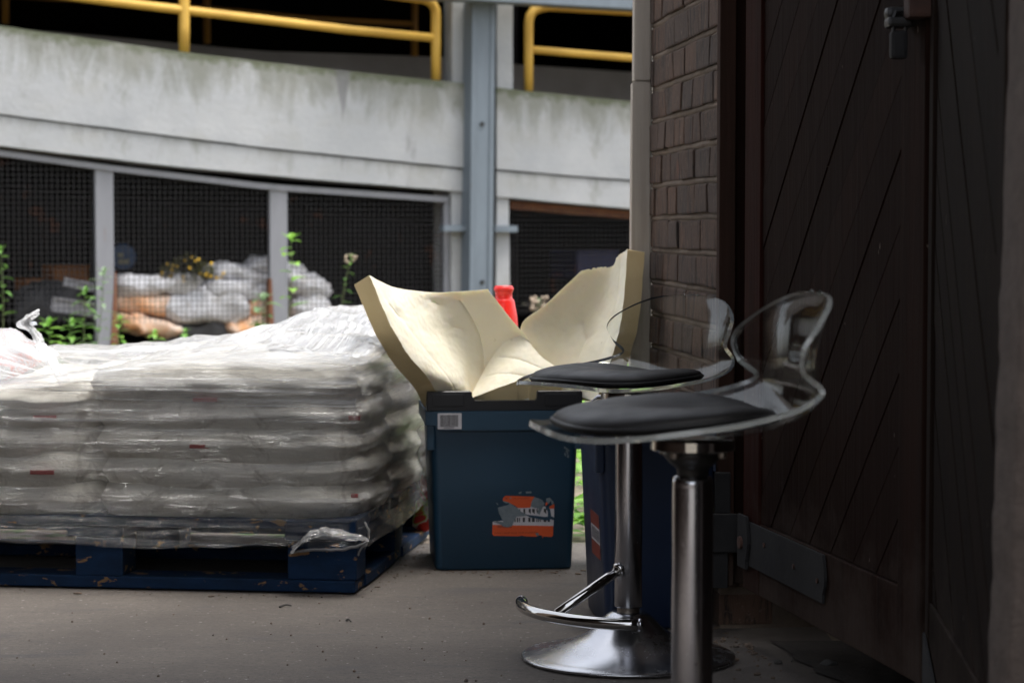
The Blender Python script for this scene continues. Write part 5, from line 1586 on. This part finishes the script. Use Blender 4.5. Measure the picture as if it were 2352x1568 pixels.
# ---- mesh fence
fn = empty('mesh_fence', O_, 'wire mesh fence with pale grey steel posts under the concrete ramp', 'fence')
OFF = 0.06
topF = ext_line([(0, 345), (240, 378), (620, 423), (1032, 452)])
def fpost(px0, px1, rust=True):
    bm = nb(); pxm = (px0 + px1) / 2
    s0, z1 = fac(px0, lerp_poly(topF, pxm) + 4, OFF); s1, _ = fac(px1, lerp_poly(topF, pxm) + 4, OFF)
    hexa(bm, [FW(s0, OFF, 0) - O_, FW(s1, OFF, 0) - O_, FW(s1, OFF + 0.05, 0) - O_, FW(s0, OFF + 0.05, 0) - O_, FW(s0, OFF, z1) - O_, FW(s1, OFF, z1) - O_, FW(s1, OFF + 0.05, z1) - O_, FW(s0, OFF + 0.05, z1) - O_])
    po = build('post', bm, M['post_grey'], fn)
    if rust:
        bm = nb(); zr_ = fac(px1, 625, OFF)[1]
        zz2 = fac(px1, 655, OFF)[1]
        hexa(bm, [FW(s1 - 0.035, OFF - 0.008, 0) - O_, FW(s1 + 0.02, OFF - 0.008, 0) - O_, FW(s1 + 0.02, OFF + 0.05, 0) - O_, FW(s1 - 0.035, OFF + 0.05, 0) - O_, FW(s1 + 0.004, OFF - 0.004, zr_) - O_, FW(s1 + 0.012, OFF - 0.004, zr_) - O_, FW(s1 + 0.012, OFF + 0.05, zr_) - O_, FW(s1 + 0.004, OFF + 0.05, zr_) - O_])
        build('rusty_foot', bm, M['rust'], po)
fpost(219, 260); fpost(620, 660, False); fpost(-190, -150, False)
# second post has the rust on its left
bm = nb(); s0, _ = fac(620, 520, OFF); zr_ = fac(620, 640, OFF)[1]
hexa(bm, [FW(s0 - 0.012, OFF - 0.01, 0) - O_, FW(s0 + 0.03, OFF - 0.01, 0) - O_, FW(s0 + 0.03, OFF + 0.05, 0) - O_, FW(s0 - 0.012, OFF + 0.05, 0) - O_, FW(s0 - 0.006, OFF - 0.01, zr_) - O_, FW(s0 + 0.006, OFF - 0.01, zr_) - O_, FW(s0 + 0.006, OFF + 0.05, zr_) - O_, FW(s0 - 0.006, OFF + 0.05, zr_) - O_])
build('rusty_strip', bm, M['rust'], fn)
band('top_rail', topF, dy(topF, 13), OFF - 0.012, OFF + 0.05, -600, 1030, 30, M['post_grey'], rag=0, parent=fn)
bm = nb(); s0, z1 = fac(1020, 452, OFF); s1, _ = fac(1031, 452, OFF)
hexa(bm, [FW(s0, OFF, 0) - O_, FW(s1, OFF, 0) - O_, FW(s1, OFF + .05, 0) - O_, FW(s0, OFF + .05, 0) - O_, FW(s0, OFF, z1) - O_, FW(s1, OFF, z1) - O_, FW(s1, OFF + .05, z1) - O_, FW(s0, OFF + .05, z1) - O_])
build('end_post', bm, M['post_grey'], fn)
def wires(name, pxa, pxb, topc, mat=M['wire'], pitch=0.031, r=0.0016, off=OFF + 0.025):
    bm = nb()
    sa, _ = fac(pxa, 500, off); sb, _ = fac(pxb, 500, off)
    def ztop(s):
        px = pxa + (pxb - pxa) * (s - sa) / (sb - sa); return fac(px, lerp_poly(topc, px) + 8, off)[1]
    def bar(a, b):
        d = (b - a).normalized(); x = d.cross(N_).normalized() * r; y = N_ * r
        A = [bm.verts.new(a + x + y), bm.verts.new(a - x + y), bm.verts.new(a - x - y), bm.verts.new(a + x - y)]
        B = [bm.verts.new(b + x + y), bm.verts.new(b - x + y), bm.verts.new(b - x - y), bm.verts.new(b + x - y)]
        for k in range(4): bm.faces.new((A[k], A[(k + 1) % 4], B[(k + 1) % 4], B[k]))
    s = sa
    while s < sb:
        w = 0.003 * noise.noise(Vector((s * 30, 0, 0)))
        bar(FW(s + w, off, 0.25) - O_, FW(s + w * .5, off, ztop(s)) - O_); s += pitch
    z = 0.28
    zt = max(ztop(sa), ztop(sb))
    while z < zt:
        # stop where the sloping top cuts the wire
        e = sb
        if z > ztop(sb): 
            lo, hi = sa, sb
            for _ in range(20):
                m_ = (lo + hi) / 2
                if ztop(m_) > z: lo = m_
                else: hi = m_
            e = lo
        if e > sa + 0.01: bar(FW(sa, off + 0.0028, z) - O_, FW(e, off + 0.0028, z) - O_)
        z += 0.031
    build(name, bm, mat, fn)
wires('mesh_panel', -150, 222, topF); wires('mesh_panel', 258, 622, topF); wires('mesh_panel', 658, 1022, topF)
topG = [(1160, 458), (1175, 460), (1460, 484), (1900, 520)]
wires('mesh_panel', 1178, 1560, topG, r=0.0012)
band('top_rail', dy(topG, 2), dy(topG, 20), OFF + 0.05, OFF + 0.09, 1172, 1700, 10, M['rust'], rag=0, parent=fn)

# ---- rubble sacks behind the mesh
def fsack(pxc, pyc, wpx, hpx, off, ang, label, mat, seed, pinch=0.45, dep=0.30):
    off = off * 0.45 + 0.10 if off < 0.7 else off
    s, z = fac(pxc, pyc, off); c = FW(s, off, z); D = c.y; k = D / F
    bm = nb()
    Mx = Matrix.Rotation(math.atan2(E_.y, E_.x), 4, 'Z') @ Matrix.Rotation(R(ang), 4, 'Y')
    pillow(bm, (0, 0, 0), (wpx * k * 1.1, dep, hpx * k), seed, Mx, pinch=pinch, wr=0.062, n=26)
    o = build('rubble_sack', bm, mat, None, True); o.location = c
    return tag(o, label, 'sack', 'rubble sacks behind the wire mesh')
RS, OS = M['rubble_sack'], M['orange_sack']
fsack(350, 655, 190, 50, 0.40, -3, 'grey white rubble sack lying on top at the left of the heap behind the mesh', RS, 1)
fsack(355, 700, 200, 60, 0.46, 3, 'orange stained sack in the middle left of the heap behind the mesh', OS, 2)
fsack(470, 700, 190, 90, 0.36, 0, 'large pale rubble sack in the centre of the heap behind the mesh', RS, 3)
fsack(330, 748, 150, 42, 0.34, 9, 'orange brown sack at the lower left of the heap by the rusty post foot', OS, 4)
fsack(550, 632, 150, 42, 0.52, 8, 'flat pale sack lying across the top centre of the heap behind the mesh', RS, 5)
fsack(550, 668, 150, 50, 0.42, 2, 'pale rubble sack under the flat sack, left of the second grey fence post', RS, 6)
fsack(620, 618, 130, 42, 0.60, 10, 'pale rubble sack at the peak of the heap, behind the second grey fence post', RS, 7)
fsack(692, 655, 110, 62, 0.44, 15, 'grey white rubble sack drooping right of the second fence post at the heap end', RS, 8)
fsack(700, 712, 80, 68, 0.40, 3, 'upright pale sack with a rust streak under the drooping right end sack', RS, 9)
fsack(580, 745, 130, 45, 0.36, -4, 'orange and white sack at the bottom right of the heap', OS, 10)
fsack(480, 765, 260, 60, 0.50, 0, 'dark bottom sack carrying the whole heap behind the mesh', M['dark_tarp'], 12)
fsack(600, 710, 90, 60, 0.42, 10, 'orange stained sack next to the lower part of the second fence post', OS, 14)
# misc in the dark storage
def fbox(name, label, cat, px0, px1, py0, py1, off, dep, mat, ang=0, detail=True):
    s0, z1 = fac(px0, py0, off); s1, z0 = fac(px1, py1, off)
    c = FW((s0 + s1) / 2, off, (z0 + z1) / 2)
    root = empty(name, c, label, cat)
    bm = nb(); w, h = (s1 - s0) / 2, (z1 - z0) / 2
    Mx = Matrix.Rotation(math.atan2(E_.y, E_.x), 4, 'Z') @ Matrix.Rotation(R(ang), 4, 'Y')
    box(bm, -w, w, 0, dep, -h, h, 0.01, Mx)
    build('panel', bm, mat, root)
    if detail:
        for zz_ in (-h, h - 0.014):
            bm = nb(); box(bm, -w, w, -0.014, -0.001, zz_, zz_ + 0.014, 0.002, Mx)
            build('edge_lip', bm, mat, root)
    return root
fbox('orange_crate', 'dim orange crate deep in the storage space behind the left mesh panel', 'crate', 125, 205, 610, 660, 1.2, 0.3, M['orange_box'])
fbox('orange_crate', 'smaller dim orange crate left of the other one behind the left mesh panel', 'crate', 60, 100, 640, 668, 1.2, 0.3, M['orange_box'])
fbox('board', 'pale grey board tilted against things just left of the first grey post', 'board', 145, 225, 645, 664, 0.5, 0.02, M['grey_board'], 12)
fbox('board', 'long pale board with a bent end low behind the left mesh panel', 'board', 118, 235, 690, 722, 0.45, 0.02, M['grey_board'], 9)
fsack(110, 700, 130, 100, 1.0, 0, 'dark grey tarpaulin bundle in the left bay of the storage space', M['dark_tarp'], 20)
s, z = fac(284, 590, 0.9)
t = empty('blue_drum', FW(s, 0.9, z), 'dark blue round drum end with cream lettering behind the mesh', 'drum')
bm = nb(); lathe(bm, [(0, 0), (0.075, 0), (0.08, 0.006), (0.08, 0.30), (0, 0.30)], 40)
Mx = Matrix.Rotation(math.atan2(E_.y, E_.x), 4, 'Z') @ Matrix.Rotation(R(-90), 4, 'X')
for v in bm.verts: v.co = Mx @ v.co
build('drum_body', bm, M['blue_dark'], t)
bm = nb(); box(bm, -0.035, 0.035, -0.004, -0.001, -0.045, -0.015, 0, Matrix.Rotation(math.atan2(E_.y, E_.x), 4, 'Z')); box(bm, -0.04, 0.0, -0.004, -0.001, 0.0, 0.02, 0, Matrix.Rotation(math.atan2(E_.y, E_.x), 4, 'Z'))
build('printed_panel', bm, M['cream_print'], t)
s0, z1 = fac(1330, 560, 1.5); 
fbox('blue_container', 'deep blue container lost in the dark bay to the right of the steel column', 'container', 1325, 1420, 575, 640, 1.4, 0.4, simple('deep_blue', (0.01, 0.02, 0.14), (0.008, 0.012, 0.08), 0.5))

# ================================================================== PLANTS
def leafblade(bm, base, dr, length, width, droop=0.3, tones=None, fold=0.25):
    dr = Vector(dr).normalized(); side = dr.cross(Vector((0, 0, 1)))
    if side.length < 0.05: side = Vector((1, 0, 0))
    side.normalize(); up = side.cross(dr).normalized()
    prof = [(0, 0.03), (0.15, 0.55), (0.35, 1.0), (0.6, 0.85), (0.82, 0.45), (1, 0.02)]
    rows = []
    for f, w in prof:
        c = Vector(base) + dr * (length * f) - Vector((0, 0, 1)) * (droop * length * f * f)
        hw = w * width / 2
        rows.append((bm.verts.new(c + side * hw + up * hw * fold), bm.verts.new(c), bm.verts.new(c - side * hw + up * hw * fold)))
    tn = rr(0, 1)
    for a, b in zip(rows, rows[1:]):
        bm.faces.new((a[0], a[1], b[1], b[0])); bm.faces.new((a[1], a[2], b[2], b[1]))
        if tones is not None: tones += [tn, tn]
def weed(base, top, label, nleaf=14, llen=0.09, lw=0.022, mat='leaf', name='weed', head=None, start=0.15, spread=1.0, cat='weed', grp='weeds in front of the mesh fence', stemr=0.003):
    base = Vector(base); top = Vector(top)
    root = empty(name, base, label, cat, group=grp)
    nleaf = int(nleaf * 1.35)
    bend = Vector((rr(-.02, .02), rr(-.02, .02), 0))
    P2_ = [Vector((0, 0, 0)), (top - base) * 0.35 + bend, (top - base) * 0.7 + bend * 1.3, top - base]
    path = [Vector(cr([tuple(p) for p in P2_], i / 16)) for i in range(17)]
    bm = nb(); tube(bm, path, [stemr * (1.2 - 0.8 * i / 16) for i in range(17)], 6); build('stem', bm, M['stem'], root, True)
    bm = nb(); tones = []
    for k in range(nleaf):
        f = start + (1 - start) * (k + 0.5) / nleaf
        c = Vector(cr([tuple(p) for p in path], f)); a = k * 2.4 + rr(-.5, .5)
        up_ = rr(0.15, 0.7)
        sz = llen * rr(0.7, 1.15) * (1 - 0.35 * f)
        leafblade(bm, c, (math.cos(a), math.sin(a), up_), sz, lw * rr(.8, 1.2), rr(.2, .7), tones)
    for k in range(4):
        leafblade(bm, path[-1], (math.cos(k * 1.7), math.sin(k * 1.7), 1.0), llen * 0.55, lw * 0.6, 0.2, tones)
    ob = build('leaves', bm, M[mat], root); tone_attr(ob, tones)
    if head:
        bm = nb()
        for k in range(head[1]):
            c = path[-1] + Vector((rr(-1, 1), rr(-1, 1), rr(-1.2, 0.6))) * head[2]
            bmesh.ops.create_icosphere(bm, subdivisions=1, radius=head[3] * rr(.7, 1.2), matrix=Matrix.Translation(c))
        build('flower_heads', bm, M[head[0]], root, True)
    return root
random.seed(5)
def pb(px, D, dz=0.0): p = at(px, 800, D); return (p.x, D, 0)
weed(pb(208, 11.2), at(238, 628, 11.2), 'tall green weed climbing in front of the first grey fence post', 22, 0.12, 0.030, 'leaf_grey')
weed(pb(205, 10.6), at(196, 672, 10.6), 'leafy weed just left of the first grey fence post', 18, 0.11, 0.03, 'leaf')
weed(pb(118, 10.0), at(112, 745, 10.0), 'low bright weed showing above the twisted film tail', 18, 0.12, 0.04, 'leaf_bright')
weed(pb(150, 10.3), at(165, 745, 10.3), 'low bushy weed at the foot of the left mesh panel', 18, 0.11, 0.035, 'leaf')
weed(pb(265, 11.4), at(275, 735, 11.4), 'short bright weed at the foot of the rusty post', 14, 0.10, 0.030, 'leaf_bright')
weed(pb(640, 11.0), at(668, 552, 11.0), 'tall thin weed with broad leaves rising in front of the second grey fence post', 7, 0.13, 0.055, 'leaf_bright', start=0.5)
weed(pb(596, 11.2), at(606, 690, 11.2), 'weed with a broad grey green leaf left of the second fence post', 8, 0.14, 0.06, 'leaf_grey', start=0.5)
weed(pb(560, 11.2), at(590, 755, 11.2), 'low bright weed under the second fence post', 12, 0.11, 0.04, 'leaf_bright')
weed(pb(782, 11.6), at(806, 592, 11.6), 'thin weed gone to seed in front of the third mesh panel', 9, 0.075, 0.024, 'leaf', start=0.45, head=('seed_head', 9, 0.03, 0.009))
weed(pb(430, 11.3), at(425, 765, 11.3), 'low weed in the middle of the second mesh panel', 12, 0.09, 0.03, 'leaf')
weed(pb(360, 11.3), at(355, 768, 11.3), 'low yellow green weed beneath the orange sack', 12, 0.10, 0.03, 'leaf_bright')
weed(pb(2, 11.0), at(0, 575, 11.0), 'tall weed cut by the left edge of the picture', 12, 0.09, 0.03, 'leaf', start=0.5)
s, z = fac(1238, 760, -0.4); c = FW(s, -0.4, 0)
weed((c.x, c.y, 0), FW(s, -0.4, fac(1238, 692, -0.4)[1]), 'dry pinkish weed head in the dark bay right of the steel column', 8, 0.07, 0.02, 'leaf_grey', head=('seed_head', 26, 0.045, 0.013), start=0.6)
# yellow flowering bush on the rubble heap
s, z = fac(430, 632, 0.13)
root = empty('flowering_bush', FW(s, 0.13, z), 'small bush with yellow flowers growing out of the rubble sacks behind the mesh', 'bush')
bm = nb(); tones = []; random.seed(9)
for k in range(700):
    c = Vector((rr(-.15, .15), rr(-.03, .05), 0)); c.z = rr(-0.06, 0.13) * (1 - abs(c.x) / 0.2)
    leafblade(bm, c, (rr(-1, 1), rr(-1, 1), rr(0, 1.2)), rr(.02, .045), 0.007, 0.1, tones)
ob = build('foliage', bm, leaf_mat('dark_olive_leaf', (0.05, 0.06, 0.015), (0.09, 0.08, 0.03), 0.2), root); tone_attr(ob, tones)
bm = nb()
for k in range(26):
    x = rr(-.15, .22); c = Vector((x, -0.03 + rr(-.02, .02), rr(-0.05, 0.13) * (1 - abs(x) / 0.3)))
    bmesh.ops.create_icosphere(bm, subdivisions=1, radius=rr(.006, .011), matrix=Matrix.Translation(c))
o_f = build('flowers', bm, M['flower_yellow'], root, True); o_f['kind'] = 'stuff'

# ground cover behind the crates (nobody could count it)
random.seed(13)
bm = nb(); tones = []
for k in range(4200):
    y = 5.80 + (rr(0, 1) ** 1.4) * 6.0
    x0 = 0.168 * y / 5.6 + rr(-0.6, 0.6) if k < 3400 else rr(-3, 2)
    hh = rr(0.0, 0.22) * (0.4 if y < 6.1 else 1)
    a = rr(0, 6.28)
    if x0 / y * F + CX < 1285 and y < 8: continue
    leafblade(bm, (x0, y, hh), (math.cos(a), math.sin(a), rr(0.0, 0.9)), rr(.035, .075), rr(.022, .042), rr(0.1, 0.6), tones)
ob = build('ground_cover', bm, M['leaf_bright']); tone_attr(ob, tones)
ob['kind'] = 'stuff'; ob['label'] = 'low bright green weeds growing on the soil beyond the concrete'
ob['category'] = 'ground cover'
# grit and rubble by the door
bm = nb(); random.seed(17)
for k in range(520):
    px, py = random.gauss(1760, 90), random.gauss(1455, 42)
    if py < 1385 or px < 1600: continue
    c = grd(px, py); r = abs(random.gauss(0, 0.0022)) + 0.0009
    if c.x > DX(c.y) + 0.02: continue
    if k % 40 == 0: r = rr(0.005, 0.009)
    bmesh.ops.create_icosphere(bm, subdivisions=1, radius=r, matrix=Matrix.Translation(c + Vector((0, 0, r * 0.4))) @ Matrix.Rotation(rr(0, 3), 4, 'Z') @ Matrix.Diagonal((rr(.8, 1.6), rr(.6, 1.2), rr(.5, .8), 1)))
for k in range(90):
    c = grd(rr(900, 2050), rr(1330, 1566)); 
    r = abs(random.gauss(0, 0.0012)) + 0.0006
    if c.x > DX(c.y): continue
    bmesh.ops.create_icosphere(bm, subdivisions=1, radius=r, matrix=Matrix.Translation(c + Vector((0, 0, r * 0.4))))
for k in range(60):
    c = grd(rr(0, 1200), rr(1385, 1566)); r = abs(random.gauss(0, 0.0012)) + 0.0006
    bmesh.ops.create_icosphere(bm, subdivisions=1, radius=r, matrix=Matrix.Translation(c + Vector((0, 0, r * 0.4))))
for k in range(260):
    t_ = rr(0, 1)
    if k % 2: c = W_(rr(-0.06, 0.02), rr(-0.03, 0.9), 0)
    else: c = mid + Vector((rr(-0.22, 0.22), -abs(random.gauss(0, 0.03)) - 0.004, 0))
    if k % 5 == 0: c = W_(rr(0.0, 1.2), -abs(random.gauss(0, 0.05)), 0)
    r = abs(random.gauss(0, 0.0016)) + 0.0007
    bmesh.ops.create_icosphere(bm, subdivisions=1, radius=r, matrix=Matrix.Translation(Vector((c.x, c.y, r * 0.4))) @ Matrix.Rotation(rr(0, 3), 4, 'Z') @ Matrix.Diagonal((rr(.8, 2.4), rr(.6, 1.2), 0.5, 1)))
ob = build('grit', bm, M['stone']); ob['kind'] = 'stuff'; ob['label'] = 'loose grit and crumbs of stone on the concrete near the door'; ob['category'] = 'grit'
def chip(px, py, r, label, name='stone_chip', mat=M['stone'], seed=0):
    c = grd(px, py); bm = nb()
    bmesh.ops.create_icosphere(bm, subdivisions=2, radius=r)
    for v in bm.verts:
        v.co *= 1 + 0.35 * noise.noise(v.co * (1.5 / r) + Vector((seed, 0, 0))); v.co.z *= 0.6; v.co.x *= 1.3
    o = build(name, bm, mat); o.location = c + Vector((0, 0, r * 0.45)); return tag(o, label, 'stone', 'stone chips on the floor')
chip(1725, 1418, 0.009, 'pale brown stone chip behind the near stool, farthest of the chips by the door', mat=simple('tan_chip', (0.22, 0.16, 0.11), (0.16, 0.11, 0.07), 0.9), seed=1)
chip(1760, 1432, 0.010, 'tan stone chip lying on the dark dirt left of the door', mat=simple('buff_chip', (0.22, 0.15, 0.10), (0.15, 0.1, 0.07), 0.9), seed=2)
chip(1786, 1523, 0.007, 'small dark stone on the concrete right of the near stool column', mat=M['twig'], seed=3)
chip(1903, 1530, 0.012, 'grey stone lump on the concrete near the lower door rail', mat=simple('grey_chip', (0.09, 0.09, 0.09), (0.05, 0.05, 0.05), 0.9), seed=4)
chip(2065, 1518 + 18, 0.007, 'reddish stone chip near the door foot, rightmost of the chips', mat=simple('red_chip', (0.20, 0.07, 0.04), (0.14, 0.05, 0.03), 0.9), seed=5)
def twig(p0, p1, r, label, mat=M['twig'], name='twig'):
    bm = nb(); a, b = grd(*p0), grd(*p1); m_ = (a + b) / 2 + Vector((0, 0.004, 0.003))
    o0 = a.copy()
    tube(bm, [Vector(cr([tuple(a - o0), tuple(m_ - o0), tuple(b - o0)], i / 8)) + Vector((0, 0, r)) for i in range(9)], [r * (1 - 0.5 * i / 8) for i in range(9)], 6)
    o = build(name, bm, mat, None, True); o.location = o0; return tag(o, label, 'twig')
twig((642, 1396), (670, 1393), 0.0025, 'short dark twig on the concrete in front of the pallet')
twig((1818, 1520), (1832, 1500), 0.0012, 'thin upright straw on the concrete right of the stool base')
twig((1787, 1412), (1836, 1416), 0.0012, 'thin pale wire lying in the dirt left of the door', M['chrome'], 'wire_piece')
twig((795, 1428), (806, 1430), 0.003, 'tiny dark leaf stub on the concrete in front of the pallet corner')

# ================================================================== LIGHT, CAMERA
w = bpy.data.worlds.new('World'); sc.world = w; w.use_nodes = True
n = w.node_tree.nodes; l = w.node_tree.links
sky = n.new('ShaderNodeTexSky'); sky.sky_type = 'NISHITA'; sky.sun_disc = False
SE, SA = R(58), R(200)
sky.sun_elevation = SE; sky.air_density = 1.0; sky.dust_density = 4.0; sky.ozone_density = 1.0
bg = n['Background']; bg.inputs['Strength'].default_value = 0.13
hsv = n.new('ShaderNodeHueSaturation'); hsv.inputs['Saturation'].default_value = 0.30   # cloud veil
l.new(sky.outputs[0], hsv.inputs['Color']); l.new(hsv.outputs[0], bg.inputs['Color'])
# sun stands behind and left of the camera, high
sun_dir = Vector((0.28, -0.08, 1.0)).normalized()      # towards the sun
el = math.asin(sun_dir.z); az = math.atan2(sun_dir.x, sun_dir.y)
sky.sun_elevation = el; sky.sun_rotation = az
ld = bpy.data.lights.new('sun', 'SUN'); ld.energy = 1.5; ld.angle = R(35); ld.color = (1.0, 0.97, 0.93)
lo = bpy.data.objects.new('sun', ld); COL.objects.link(lo)
lo.rotation_euler = (-sun_dir).to_track_quat('-Z', 'Y').to_euler(); lo.location = (-5, -5, 12)

cd = bpy.data.cameras.new('camera'); cam = bpy.data.objects.new('camera', cd); COL.objects.link(cam)
cam.location = (0, 0, H); cam.rotation_euler = (math.pi / 2 - TH, 0, 0)
cd.sensor_width = 36; cd.lens = F / 2352.0 * 36; cd.clip_end = 500; cd.clip_start = 0.05
cd.dof.use_dof = True; cd.dof.focus_distance = 4.15; cd.dof.aperture_fstop = 7.2
sc.camera = cam
sc.view_settings.view_transform = 'Standard'; sc.view_settings.look = 'None'; sc.view_settings.gamma = 1
sc.view_settings.exposure = 1.90
cy = sc.cycles
cy.max_bounces = 10; cy.transparent_max_bounces = 24; cy.transmission_bounces = 10; cy.glossy_bounces = 5; cy.diffuse_bounces = 4
cy.use_denoising = True
cy.caustics_reflective = False; cy.caustics_refractive = False
